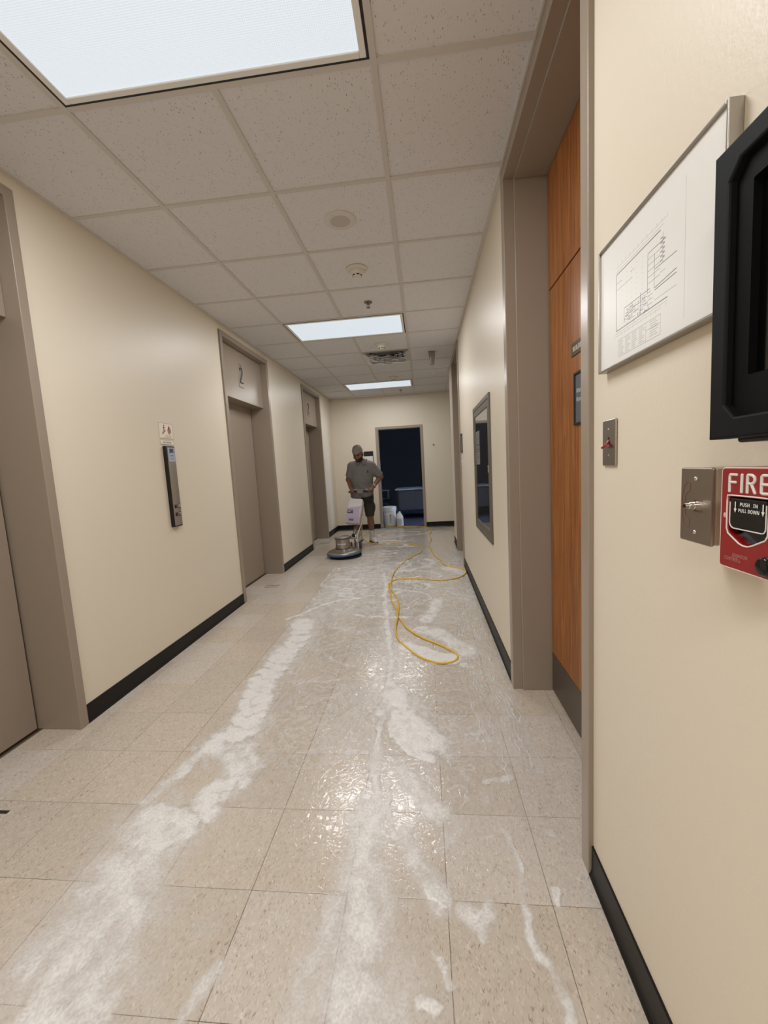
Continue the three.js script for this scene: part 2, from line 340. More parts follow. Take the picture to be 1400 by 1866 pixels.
S(spine.slice(0, 10).map(q => [q[0] - 0.01, q[1]]), 0.092, 1.08, 0.75); S(spine.slice(0, 10).map(q => [q[0] + 0.05, q[1]]), 0.12, 0.50, 1.0); S(spine.slice(9), 0.12, 0.58, 1.2); S(spine.slice(9).map(q => [q[0] + 0.2, q[1]]), 0.16, 0.46, 1.2); S(spine.slice(10).map(q => [q[0] + 0.45, q[1]]), 0.18, 0.40, 1.2);
S([[-1.262, -3.392], [-1.131, -3.548], [-1.037, -3.752], [-0.865, -3.87], [-0.7, -3.92]], 0.022, 0.9, 1);
// scallops: arcs of the disc that sweep in from the ridge
const scallops = [];
{
  let acc = 0; seed = 77;
  for (let i = 0; i < spine.length - 1; i++) {
    const [ax, az] = spine[i], [bx, bz] = spine[i + 1], L = Math.hypot(bx - ax, bz - az);
    for (; acc < L; acc += 0.085 + 0.05 * rnd() + 0.012 * i) {
      const t = acc / L, x = lerp(ax, bx, t), z = lerp(az, bz, t), R = 0.24 + 0.06 * rnd(), cx = x - 0.07 + R, far = i > 8;
      const a0 = Math.PI * (1.0 - 0.12 * rnd()), a1 = Math.PI * (1.33 + 0.22 * rnd()), pts = [];
      for (let k = 0; k <= 10; k++) { const a = lerp(a0, a1, k / 10); pts.push([cx + R * Math.cos(a) * 1.0, z + 0.02 + R * Math.sin(a) * -0.72]); }
      S(pts.map(p => [p[0], p[1]]), 0.014 + 0.018 * rnd(), far ? 0.72 : 0.92, 1.1, 0.85);
      scallops.push([cx, z]);
      const b = []; for (let k = 0; k <= 12; k++) { const a = lerp(Math.PI * 0.95, Math.PI * (0.45 + 0.2 * rnd()), k / 12); b.push([cx + R * 1.25 * Math.cos(a), z + R * 0.8 * Math.sin(a)]); }
      S(b, 0.008 + 0.012 * rnd(), 0.55 + (far ? 0.2 : 0), 1.2, 0.5);
    }
    acc -= L;
  }
}
// the pale fan where the ridge spreads out
S([[-1.02, -3.45], [-0.95, -3.9], [-0.90, -4.3], [-0.85, -4.8]], 0.20, 0.46, 1.0); S([[-0.75, -3.7], [-0.62, -4.2], [-0.58, -4.8]], 0.16, 0.36, 1.2);
for (let k = 0; k < 15; k++) { const p = [], R = 0.16 + 0.035 * k + 0.03 * rnd(), zc = -4.1 - 0.055 * k + 0.06 * rnd(); for (let i = 0; i <= 16; i++) { const a = lerp(0.55, 1.75, i / 16) * Math.PI; p.push([Math.max(-1.22, -0.74 + R * Math.cos(a)), zc + 0.85 * R * Math.sin(a)]); } S(p, 0.012 + 0.008 * rnd(), 0.62 + 0.25 * rnd(), 1.3, 0.35); }
// broad swept arcs across the middle
seed = 31;
for (let k = 0; k < 64; k++) {
  const z = -2.0 - 6.3 * rnd(), cx = -0.62 + 0.7 * (rnd() - 0.5), R = 0.2 + 0.45 * rnd(), a0 = Math.PI * 2 * rnd(), a1 = a0 + 0.6 + 1.2 * rnd(), p = [];
  for (let i = 0; i <= 12; i++) { const a = lerp(a0, a1, i / 12); p.push([clamp(cx + R * Math.cos(a), -1.15, 0.43), z + R * 0.55 * Math.sin(a)]); }
  S(p, 0.006 + 0.03 * rnd() * rnd() + (z < -4 ? 0.015 : 0), 0.35 + 0.3 * rnd() + (z < -3.6 ? 0.18 : 0), 1.1);
}
// the seam between two passes, down the middle
const seam = [[-0.543, -4.879], [-0.457, -4.238], [-0.417, -3.683], [-0.362, -3.3], [-0.319, -2.908], [-0.259, -2.449], [-0.273, -2.22], [-0.276, -1.989], [-0.272, -1.753], [-0.247, -1.467], [-0.229, -1.235]];
S(seam, 0.022, 0.80, 1.2); S(seam.slice(2, 7), 0.06, 0.50, 1.2); S(seam.slice(6), 0.05, 0.42, 1.3);
S([[-0.25, -1.38], [-0.25, -1.2], [-0.24, -1.05], [-0.235, -0.95], [-0.235, -0.72]], 0.075, 0.74, 1.2);
S([[-0.30, -1.05], [-0.33, -0.9], [-0.35, -0.72]], 0.055, 0.62, 1.2); S([[-0.165, -1.06], [-0.14, -0.9], [-0.12, -0.72]], 0.05, 0.6, 1.3);
S([[-0.20, -0.86], [-0.22, -0.72]], 0.16, 0.6, 1.0);
S([[-0.125, -1.301], [-0.087, -1.21], [-0.04, -1.131], [-0.009, -1.088]], 0.04, 0.7, 1.0);
S([[-0.21, -1.55], [-0.19, -1.42], [-0.15, -1.28]], 0.012, 0.8, 1);
// the white lens of suds on its right
S([[-0.215, -2.17], [-0.19, -2.05], [-0.14, -1.92], [-0.09, -1.84], [-0.04, -1.77]], 0.080, 1.0, 0.8); S([[-0.255, -2.5], [-0.235, -2.22]], 0.02, 0.7, 1.2);
S([[-0.16, -2.08], [-0.12, -1.98], [-0.06, -1.82], [0.0, -1.74]], 0.10, 0.55, 1.1);
S([[-0.245, -2.3], [-0.222, -1.98], [-0.18, -1.82], [-0.11, -1.723], [-0.02, -1.66]], 0.024, 0.9, 0.8);
S([[-0.13, -1.98], [-0.04, -1.82], [0.02, -1.74]], 0.05, 0.7, 1.2);
S([[-0.15, -1.60], [-0.105, -1.53], [-0.053, -1.457], [0.003, -1.401]], 0.042, 0.75, 1.0);
S([[0.02, -1.40], [0.06, -1.33], [0.02, -1.28]], 0.03, 0.55, 1.2);
seed = 12;
for (let k = 0; k < 26; k++) { const x = -0.05 + 0.25 * rnd(), z = -1.25 - 0.75 * rnd(), a = rnd() * 6, r = 0.015 + 0.03 * rnd(), p = []; for (let i = 0; i < 7; i++) p.push([x + r * Math.cos(a + i * 0.6), z + r * 1.4 * Math.sin(a + i * 0.6)]); S(p, 0.004 + 0.006 * rnd(), 0.36 + 0.16 * rnd(), 1.2); }
// suds around the loop of the cord
S([[-0.155, -2.80], [-0.06, -2.72], [0.03, -2.64], [0.12, -2.62]], 0.075, 0.98, 0.5);
S([[-0.065, -3.092], [0.04, -3.05], [0.13, -2.93], [0.20, -2.82], [0.25, -2.70]], 0.07, 0.85, 0.9);
S([[0.085, -3.8], [0.045, -3.6], [0.0, -3.42], [-0.04, -3.3]], 0.06, 0.8, 0.9);
S([[0.25, -5.0], [0.33, -4.9], [0.38, -4.78]], 0.10, 0.75, 0.9);
S([[0.21, -2.52], [0.25, -2.50]], 0.03, 0.6, 1);
// right-hand drips
S([[0.222, -1.34], [0.236, -1.29], [0.246, -1.25], [0.255, -1.184]], 0.010, 0.72, 1.2);
S([[0.250, -1.18], [0.247, -1.12], [0.243, -1.073]], 0.007, 0.55, 1);
S([[0.243, -1.073], [0.244, -1.02], [0.247, -0.985], [0.256, -0.95], [0.268, -0.925]], 0.013, 0.78, 1.2);
S([[0.268, -0.93], [0.281, -0.90], [0.283, -0.84], [0.29, -0.72]], 0.013, 0.68, 1.3);
S([[0.343, -1.136], [0.341, -1.106]], 0.013, 0.95, 0.7); S([[0.345, -1.1], [0.338, -1.07]], 0.012, 0.45, 1.3);
S([[0.06, -1.065], [0.10, -1.036], [0.143, -1.06]], 0.026, 0.72, 1); S([[0.1, -1.03], [0.105, -1.0]], 0.012, 0.6, 1);
S([[-0.022, -0.95], [-0.012, -0.92], [-0.002, -0.89]], 0.014, 0.75, 1); S([[-0.07, -0.85], [-0.04, -0.835]], 0.015, 0.8, 0.8); S([[-0.05, -1.10], [-0.02, -1.085], [0.0, -1.075]], 0.008, 0.9, 0.8);
S([[0.21, -1.541], [0.292, -1.557]], 0.016, 0.62, 1); S([[0.19, -1.5], [0.18, -1.42]], 0.012, 0.5, 1.1); S([[0.24, -1.9], [0.25, -1.8]], 0.010, 0.5, 1);
S([[-0.60, -0.891], [-0.623, -0.849], [-0.63, -0.811], [-0.66, -0.72]], 0.022, 0.62, 1.2); S([[-0.8, -0.9], [-0.72, -0.98]], 0.06, 0.35, 1.5);
S([[0.38, -1.32], [0.385, -1.34]], 0.012, 0.5, 1);
// bristle lines along the right-hand wall
seed = 55;
for (let k = 0; k < 11; k++) {
  const o = 0.20 + 0.021 * k, p = [], z0 = -4.3 + 0.5 * rnd(), z1 = -1.5 - 0.9 * rnd();
  for (let i = 0; i <= 24; i++) { const z = lerp(z0, z1, i / 24); p.push([Math.min(0.44, o + 0.03 * Math.sin(z * 3.1 + 0.4) + 0.004 * Math.sin(z * 19 + k)), z]); }
  S(p, 0.003, 0.55, 0.8);
}
for (let k = 0; k < 12; k++) { const z = -2.75 - 0.075 * k, p = []; for (let i = 0; i <= 8; i++) { const t = i / 8; p.push([0.06 + 0.19 * t, z - 0.03 * Math.sin(t * 3.0)]); } S(p, 0.004, 0.42, 0.9); }
for (let k = 0; k < 9; k++) { const p = []; for (let i = 0; i <= 10; i++) { const a = lerp(-0.5, 1.9, i / 10), R = 0.10 + 0.022 * k; p.push([Math.min(0.44, 0.12 + R * Math.cos(a)), -3.75 - R * Math.sin(a) * 1.3]); } S(p, 0.004, 0.45, 0.9); }
for (let k = 0; k < 10; k++) { const p = [[-0.78 + 0.03 * k, -2.02 - 0.02 * k], [-0.55 + 0.02 * k, -2.2 - 0.02 * k]]; S(p, 0.004, 0.38, 1); }

function sudsMap(nx, nz, z0, z1) {                         // density and swirl over x in FX0..FX1 and z0 (near) .. z1 (far)
  const D = new Float32Array(nx * nz), px = (FX1 - FX0) / nx, pz = (z0 - z1) / nz;
  const wx = new Float32Array(nx * nz), wz = new Float32Array(nx * nz);
  for (let j = 0; j < nz; j++) for (let i = 0; i < nx; i++) {
    const x = FX0 + (i + 0.5) * px, z = z0 - (j + 0.5) * pz, k = j * nx + i;
    wx[k] = x + 0.045 * (fbm(x * 9 + 3, z * 7, 3) - 0.5) + 0.014 * (vnoise(x * 55, z * 40) - 0.5);
    wz[k] = z + 0.06 * (fbm(x * 9 + 40, z * 7 + 11, 3) - 0.5) + 0.016 * (vnoise(x * 55 + 9, z * 40 + 5) - 0.5);
  }
  for (const { pts, w, s, soft, fade } of strokes) for (let n = 0; n < pts.length - 1 || n === 0; n++) {
    const [ax, az] = pts[n], [bx, bz] = pts[Math.min(n + 1, pts.length - 1)], r = w * (1 + soft) + 0.045;
    const i0 = Math.max(0, Math.floor((Math.min(ax, bx) - r - FX0) / px)), i1 = Math.min(nx - 1, Math.ceil((Math.max(ax, bx) + r - FX0) / px));
    const j0 = Math.max(0, Math.floor((z0 - Math.max(az, bz) - r) / pz)), j1 = Math.min(nz - 1, Math.ceil((z0 - Math.min(az, bz) + r) / pz));
    const dx = bx - ax, dz = bz - az, L2 = dx * dx + dz * dz + 1e-9;
    for (let j = j0; j <= j1; j++) for (let i = i0; i <= i1; i++) {
      const k = j * nx + i, qx = wx[k] - ax, qz = wz[k] - az, t = clamp((qx * dx + qz * dz) / L2), d = Math.hypot(qx - t * dx, qz - t * dz);
      const v = s * (1 - fade * (n + t) / Math.max(1, pts.length - 1)) * (1 - sstep(w * (1 - 0.6 * soft > 0.15 ? 1 - 0.6 * soft : 0.15), w * (1 + soft), d));
      if (v > D[k]) D[k] = v;
    }
  }
  const A = new Float32Array(nx * nz), B = new Float32Array(nx * nz), F = new Float32Array(nx * nz);
  for (let j = 0; j < nz; j++) for (let i = 0; i < nx; i++) {
    const k = j * nx + i, x = wx[k], z = wz[k], X = FX0 + (i + 0.5) * px, Z = z0 - (j + 0.5) * pz;
    // wet side of the ridge
    const edge = X - lerp(-1.02, -1.1, sstep(-2, -4, Z)) + 0.10 * (fbm(z * 3, 4.2, 2) - 0.5);
    const wet = sstep(-0.04, 0.16, edge) * (Z < -1.3 ? 1 : sstep(-0.9, -1.3, Z) * 0.7 + 0.3);
    // swirl grain: arcs about the nearest pass of the disc
    const cz = Math.round(z / 0.23) * 0.23, cx = X < -0.26 ? -0.62 : 0.10, r = Math.hypot(x - cx, (z - cz) * 0.8), th = Math.atan2(z - cz, x - cx);
    const grain = 1 - Math.abs(2 * fbm(r * 38 + 3 * vnoise(x * 7, z * 7), th * 1.6 + cz * 13, 3) - 1);
    const along = fbm(x * 60, z * 14, 3), tiny = vnoise(X * 210, Z * 200), lump = fbm(x * 24, z * 20, 3);
    let d = D[k] * (0.58 + 0.75 * lump) + 0.10 * (tiny - 0.5);
    // folds across the ridge where one pass of the disc overlaps the last
    if (Z < -1.7 && Z > -3.5 && X < -0.7) { const q = (z * 1.0 + 0.30 * Math.abs(x + 1.0) + 0.16 * fbm(x * 9, z * 5, 3)) / 0.118, f = Math.abs(q - Math.round(q)); d *= 1 - 0.26 * (0.4 + 1.1 * vnoise(x * 14, z * 9)) * Math.exp(-f * f * 55) * sstep(-0.72, -0.9, X); }
    let a = sstep(0.14, 0.98, d);
    const veil = wet * (0.07 + (Z < -2.6 ? 0.26 * sstep(-2.6, -4.6, Z) * lerp(1, 0.25, sstep(-5.2, -6.6, Z)) : 0)) * (0.5 + lump) + wet * 0.42 * sstep(0.60, 0.95, grain) * (0.4 + lump) * (Z < -1.6 ? 1 : 0.35) * lerp(1, 0.32, sstep(-5.4, -6.6, Z));
    a = 1 - (1 - a * 0.97) * (1 - clamp(veil) * 0.8);
    a *= 0.80 + 0.20 * tiny;
    A[k] = clamp(a);
    F[k] = clamp(0.55 * D[k] + 0.35 * lump + 0.06 * tiny + 0.05 * grain);
    // height of the water film: ripples, droplets, fine swirl
    const drop = sstep(0.52, 0.72, fbm(x * 64 + 8, z * 50, 2)), rill = 1 - Math.abs(2 * fbm(x * 26 + 2 * lump, z * 62, 2) - 1);
    B[k] = clamp(0.15 + 0.22 * grain * wet + 0.26 * drop * (0.3 + 0.7 * along) * wet + 0.20 * lump * wet + 0.22 * rill * rill * wet + 0.22 * D[k] + 0.10 * (along - 0.5));
  }
  return { A, B, F, nx, nz, z0, z1 };
}
function sudsTextures(m) {
  const flip = (f) => dataTex(m.nx, m.nz, (i, j) => f(j * m.nx + i));
  const a = flip(k => m.A[k]), b = flip(k => m.B[k]), f = flip(k => m.F[k]);
  for (const t of [a, b, f]) t.wrapS = t.wrapT = THREE.ClampToEdgeWrapping;
  return [a, b, f];
}
const ZN = -0.35, ZM = -3.0, ZE = ZB + 0.005;
const near = sudsMap(1536, 1792, ZN, ZM), farM = sudsMap(896, 2048, ZM, ZE);
const sample = (m, arr, x, z) => { const i = clamp(Math.floor((x - FX0) / (FX1 - FX0) * m.nx), 0, m.nx - 1), j = clamp(Math.floor((m.z0 - z) / (m.z0 - m.z1) * m.nz), 0, m.nz - 1); return arr[j * m.nx + i]; };
const smoothA = (m, x, z, r) => { let s = 0, n = 0; for (let a = -2; a <= 2; a++) for (let b = -2; b <= 2; b++) { s += sample(m, m.A, x + a * r / 2, z + b * r / 2); n++; } return s / n; };
function sheet(m, nx, nz, y, hgt, keep) {                  // a height field over the wet floor
  const pos = [], uv = [], idx = [], ok = [];
  for (let j = 0; j <= nz; j++) for (let i = 0; i <= nx; i++) {
    const x = lerp(FX0, FX1, i / nx), z = lerp(m.z0, m.z1, j / nz), a = hgt ? smoothA(m, x, z, 0.012) : 1, e = Math.min(1, i, nx - i);
    pos.push(x, y + hgt * e * sstep(0.2, 0.95, a) * (0.6 + 0.8 * vnoise(x * 45, z * 40)), z); uv.push(i / nx, j / nz); ok.push(a);
  }
  for (let j = 0; j < nz; j++) for (let i = 0; i < nx; i++) {
    const a = j * (nx + 1) + i, b = a + 1, c = a + nx + 1, d = c + 1;
    if (keep && Math.max(ok[a], ok[b], ok[c], ok[d]) < keep) continue;
    idx.push(a, b, c, b, d, c);
  }
  const g = new THREE.BufferGeometry();
  g.setAttribute('position', new THREE.Float32BufferAttribute(pos, 3)); g.setAttribute('uv', new THREE.Float32BufferAttribute(uv, 2)); g.setIndex(idx); g.computeVertexNormals();
  return g;
}
{
  const film = new THREE.Group(); film.name = 'water_film'; film.userData = { label: 'thin rippled film of water over the middle of the tiled floor', category: 'water', kind: 'stuff' }; scene.add(film);
  const suds = new THREE.Group(); suds.name = 'soap_suds'; suds.userData = { label: 'white soap suds swept in swirls over the wet tiled floor', category: 'suds', kind: 'stuff' }; scene.add(suds);
  for (const [m, nz] of [[near, 240], [farM, 420]]) {
    const [a, b, fo] = sudsTextures(m);
    const wetMask = dataTex(256, 512, (i, j) => {
      const x = lerp(FX0, FX1, (i + 0.5) / 256), z = lerp(m.z0, m.z1, (j + 0.5) / 512);
      const e = x - (z < -4.6 ? lerp(-1.05, -0.7, sstep(-4.6, -6, z)) : -1.02) + 0.12 * (fbm(x * 5, z * 5, 3) - 0.5), f = lerp(0.35, 1, sstep(-0.75, -1.5, z + 0.3 * (fbm(x * 6, z * 6, 2) - 0.5)));
      return sstep(-0.02, 0.14, e) * f;
    });
    wetMask.wrapS = wetMask.wrapT = THREE.ClampToEdgeWrapping;
    mesh('film', sheet(m, 2, 4, 0.0012, 0, 0), new THREE.MeshPhysicalMaterial({ color: '#ffffff', roughness: 0.035, transmission: 1, thickness: 0, ior: 1.42, transparent: true, alphaMap: wetMask, bumpMap: b, bumpScale: m === near ? 0.0030 : 0.0009 }), film).castShadow = false;
    mesh('foam', sheet(m, 190, nz, 0.0018, 0.0042, 0.04), new THREE.MeshPhysicalMaterial({ color: '#f1efec', roughness: 0.4, transparent: true, alphaMap: a, bumpMap: fo, bumpScale: 0.005 }), suds);
  }
}

// ================================================================ CEILING FITTINGS
const lensT = dataTex(256, 256, (i, j) => { const u = (i % 16) / 16 - 0.5, v = (j % 16) / 16 - 0.5; return 1 - 1.6 * (Math.abs(u) + Math.abs(v)) * 0.5; });
lensT.repeat.set(1 / 0.12, 1 / 0.12);
const lensE = dataTex(256, 256, (i, j) => { const u = (i % 16) / 16 - 0.5, v = (j % 16) / 16 - 0.5, k = 0.70 + 0.42 * (Math.abs(u) + Math.abs(v)); return [k, k, k]; });
lensE.repeat.set(1 / 0.12, 1 / 0.12);
const lampLabels = ['large ceiling light panel at the top left corner of the photo', 'middle ceiling light panel in front of the square air vent', 'farthest ceiling light panel near the back wall', 'ceiling light panel behind the camera, outside the photo'];
const lampShare = [1, 0.92, 0.68, 1.7];
function troffer(k, label, share) {
  const z0 = CZ - k * C, z1 = z0 - C, zc = (z0 + z1) / 2, xc = (LX0 + LX1) / 2, w = 2 * C, g = thing('ceiling_light', label, 'light', [xc, H, zc], 0, 'ceiling light panels');
  const a = w / 2 - 0.012, b = C / 2 - 0.012, q = 0.010;
  mesh('housing', [box(-a, -a + q, -0.001, 0.12, -b, b), box(a - q, a, -0.001, 0.12, -b, b), box(-a + q, a - q, -0.001, 0.12, -b, -b + q), box(-a + q, a - q, -0.001, 0.12, b - q, b), box(-a + q, a - q, 0.11, 0.12, -b + q, b - q)], std('#1b1d26', 0.6), g).userData.label = 'dark gap around the lens frame';
  const A = a - q, B = b - q, f = 0.024;
  mesh('lens_frame', [box(-A, -A + f, -0.004, 0.01, -B, B, 0.003), box(A - f, A, -0.004, 0.01, -B, B, 0.003), box(-A + f, A - f, -0.004, 0.01, -B, -B + f, 0.003), box(-A + f, A - f, -0.004, 0.01, B - f, B, 0.003)], std('#efeeea', 0.4), g);
  mesh('lens', box(-A + f - 0.004, A - f + 0.004, 0.002, 0.006, -B + f - 0.004, B - f + 0.004), new THREE.MeshPhysicalMaterial({ color: '#c9ced2', roughness: 0.35, emissive: new THREE.Color(0.80, 0.92, 1.03), emissiveIntensity: LENS, emissiveMap: lensE, bumpMap: lensT, bumpScale: 0.0012 }), g);
  const L = new THREE.RectAreaLight(new THREE.Color(0.985, 0.99, 1.0), LAMP * share, 2 * (A - f), 2 * (B - f));
  L.position.set(0, -0.006, 0); L.rotation.x = -Math.PI / 2; L.name = 'lamp'; g.add(L);
  return g;
}
lampRows.forEach((k, i) => troffer(k, lampLabels[i], lampShare[i]));

{ // flush speaker
  const g = thing('ceiling_speaker', 'round white flush speaker grille set in the ceiling tile', 'speaker', [-0.424, H + 0.004, -2.545]);
  mesh('rim', lathe([[0.058, -0.006], [0.064, -0.010], [0.086, -0.006], [0.0935, -0.002], [0.094, 0.004], [0.058, 0.004]]), std('#d6d0cb', 0.5), g);
  const dots = dataTex(128, 128, (i, j) => { const u = (i % 8) - 3.5, v = (j % 8) - 3.5; return u * u + v * v < 5 ? 0.55 : 0.95; });
  dots.repeat.set(1 / 0.05, 1 / 0.05);
  mesh('grille', cyl(0.059, 0.059, 0.004, 0, -0.0035, 0), std('#cfc8c3', 0.7, { map: dots }), g);
  mesh('screw', [cyl(0.003, 0.003, 0.003, 0.035, -0.0065, -0.056, 'y', 10)], M.gap, g); mesh('screw', [cyl(0.003, 0.003, 0.003, -0.035, -0.0065, 0.066, 'y', 10)], M.gap, g);
}
const smokeLabels = ['cream smoke detector between the round speaker and the nearest sprinkler', 'cream smoke detector between the middle light panel and the air vent', 'cream smoke detector just before the farthest light panel'];
let det;
[[-0.424, -3.146], [-0.437, -5.035], [-0.428, -6.885]].forEach(([x, z], i) => {
  if (!i) {
    det = thing('smoke_detector', smokeLabels[0], 'detector', [x, H + 0.004, z], 0, 'ceiling smoke detectors');
    mesh('base_plate', lathe([[0, 0.001], [0.078, 0.001], [0.079, -0.004], [0.074, -0.012], [0.056, -0.016], [0, -0.016]]), M.whitePlastic, det);
    mesh('dome', lathe([[0.054, -0.014], [0.052, -0.030], [0.040, -0.040], [0.033, -0.042], [0.031, -0.052], [0.024, -0.058], [0, -0.060]]), M.whitePlastic, det);
    for (let k = 0; k < 6; k++) { const a = k * Math.PI / 3 + 0.3; mesh('vent_slot', [box(-0.010, 0.010, -0.051, -0.044, 0.0305, 0.0335).rotateY(a)], M.gap, det); }
    for (const s of [-1, 1]) mesh('lug', box(s * 0.058 - 0.008, s * 0.058 + 0.008, -0.022, -0.012, -0.010, 0.010, 0.003), M.whitePlastic, det);
  } else copyOf(det, 'smoke_detector', smokeLabels[i], [x, H + 0.004, z]);
});
let spr;
[[-0.423, -3.76], [-0.371, -8.03]].forEach(([x, z], i) => {
  const label = ['small metal sprinkler head just before the middle light panel', 'small metal sprinkler head beyond the farthest light panel'][i];
  if (i) { copyOf(spr, 'sprinkler_head', label, [x, H + 0.004, z]); return; }
  spr = thing('sprinkler_head', label, 'sprinkler', [x, H + 0.004, z], 0, 'ceiling sprinkler heads');
  mesh('escutcheon', lathe([[0.012, -0.004], [0.034, -0.006], [0.037, -0.001], [0.037, 0.001], [0.012, 0.001]]), M.steelDark, spr);
  mesh('body', [cyl(0.010, 0.012, 0.018, 0, -0.012, 0, 'y', 12), tube([[-0.009, -0.018, 0], [-0.013, -0.032, 0], [-0.004, -0.046, 0]], 0.0025, 12, 8), tube([[0.009, -0.018, 0], [0.013, -0.032, 0], [0.004, -0.046, 0]], 0.0025, 12, 8), cyl(0.003, 0.003, 0.03, 0, -0.032, 0, 'y', 8)], M.steelDark, spr);
  mesh('deflector', [cyl(0.018, 0.018, 0.002, 0, -0.049, 0, 'y', 16), cyl(0.006, 0.006, 0.006, 0, -0.046, 0, 'y', 12)], M.steelDark, spr);
});
{ // four-way air diffuser wrapped in loose clear plastic
  const z0 = CZ - 6 * C, zc = z0 - C / 2, g = thing('air_vent', 'square metal ceiling air diffuser wrapped in crinkled clear plastic', 'vent', [CX - C / 2, H, zc]);
  const ring = (r0, y0, r1, y1, t = 0.0015) => { const p = []; for (const [r, y] of [[r0, y0], [r1, y1]]) p.push([-r, y, -r], [r, y, -r], [r, y, r], [-r, y, r]); const idx = []; for (let i = 0; i < 4; i++) { const j = (i + 1) % 4; idx.push(i, j, j + 4, i, j + 4, i + 4); } const q = new THREE.BufferGeometry(); q.setAttribute('position', new THREE.Float32BufferAttribute(p.flat(), 3)); q.setIndex(idx); const n = q.toNonIndexed(); n.computeVertexNormals(); const back = prep(n).clone(); back.translate(0, t, 0); return mergeGeometries([prep(n), back]); };
  const vm = std('#c4c1be', 0.35, { metalness: 0.35, side: THREE.DoubleSide });
  mesh('flange', ring(0.293, -0.001, 0.255, -0.004), vm, g);
  mesh('louver', ring(0.255, -0.004, 0.215, 0.035), vm, g); mesh('louver', ring(0.200, -0.012, 0.150, 0.030), vm, g); mesh('louver', ring(0.140, -0.016, 0.095, 0.028), vm, g);
  mesh('center_plate', box(-0.088, 0.088, -0.016, -0.012, -0.088, 0.088, 0.002), vm, g);
  mesh('duct', [box(-0.28, 0.28, 0.06, 0.07, -0.28, 0.28), box(-0.285, -0.275, 0, 0.07, -0.28, 0.28), box(0.275, 0.285, 0, 0.07, -0.28, 0.28), box(-0.28, 0.28, 0, 0.07, -0.285, -0.275), box(-0.28, 0.28, 0, 0.07, 0.275, 0.285)], M.gap, g);
  const f = new THREE.PlaneGeometry(0.60, 0.60, 40, 40).rotateX(Math.PI / 2), p = f.attributes.position;
  for (let i = 0; i < p.count; i++) { const x = p.getX(i), z = p.getZ(i), e = Math.min(1, (0.30 - Math.max(Math.abs(x), Math.abs(z))) / 0.06); p.setY(i, -0.010 - e * (0.012 + 0.012 * (1 - Math.abs(2 * fbm(x * 9, z * 9, 3) - 1)))); }
  f.computeVertexNormals();
  mesh('plastic_film', prep(f, true), new THREE.MeshPhysicalMaterial({ color: '#e8e8ea', roughness: 0.05, transmission: 1, thickness: 0, ior: 1.45, side: THREE.DoubleSide }), g);
}
{ // box with a rod, hanging from the ceiling
  const g = thing('ceiling_bracket', 'small tan metal bracket with a thin rod hanging from the ceiling', 'bracket', [0.172, H + 0.004, -5.52]);
  mesh('bracket', extrude([[-0.043, 0], [0.043, 0], [0.043, -0.06], [0.026, -0.165], [-0.026, -0.165], [-0.036, -0.06]], 0.05, 0.003).translate(0, 0, -0.025), std('#8a7f73', 0.45), g);
  mesh('slot', [box(-0.020, -0.012, -0.162, -0.075, 0.024, 0.028, 0.001, 1)], M.whitePlastic, g);
  mesh('rod', [rod([0.012, -0.15, 0], [0.009, -0.30, 0.0], 0.004), sph(0.006, 0.009, -0.302, 0)], M.steelDark, g);
}

// ================================================================ LEFT WALL
let signProto;
EL.forEach(([a, b], i) => {
  if (!i) return;                                          // the nearest elevator's plate is outside the frame
  const n = i === 1 ? 'metal number plate above the second elevator door' : 'metal number plate above the farthest elevator door';
  const pos = [-1.948, 2.375, (a + b) / 2 + (i === 1 ? 0.03 : 0.01)];
  if (signProto) { copyOf(signProto, 'number_plate', n, pos); return; }
  signProto = thing('number_plate', n, 'sign', pos, LEFTW, 'elevator number plates');
  mesh('plate', extrude(roundRect(-0.056, 0.056, -0.125, 0.125, 0.004), 0.004, 0.001), std('#a9a397', 0.35, { metalness: 0.7 }), signProto);
  const two = []; for (let k = 0; k <= 14; k++) { const t = lerp(Math.PI * 0.92, -0.55, k / 14); two.push([0.003 + 0.030 * Math.cos(t), 0.052 + 0.034 * Math.sin(t), 0.005]); }
  two.push([-0.002, -0.02, 0.005], [-0.030, -0.062, 0.005], [-0.026, -0.072, 0.005], [0.034, -0.072, 0.005]);
  mesh('numeral', tube(two, 0.0075, 70, 8, false, 0.3), std('#4a4139', 0.5), signProto);
  mesh('border', outline(roundRect(-0.052, 0.052, -0.121, 0.121, 0.004), 0.0015, 0.0042), M.steelDark, signProto);
});
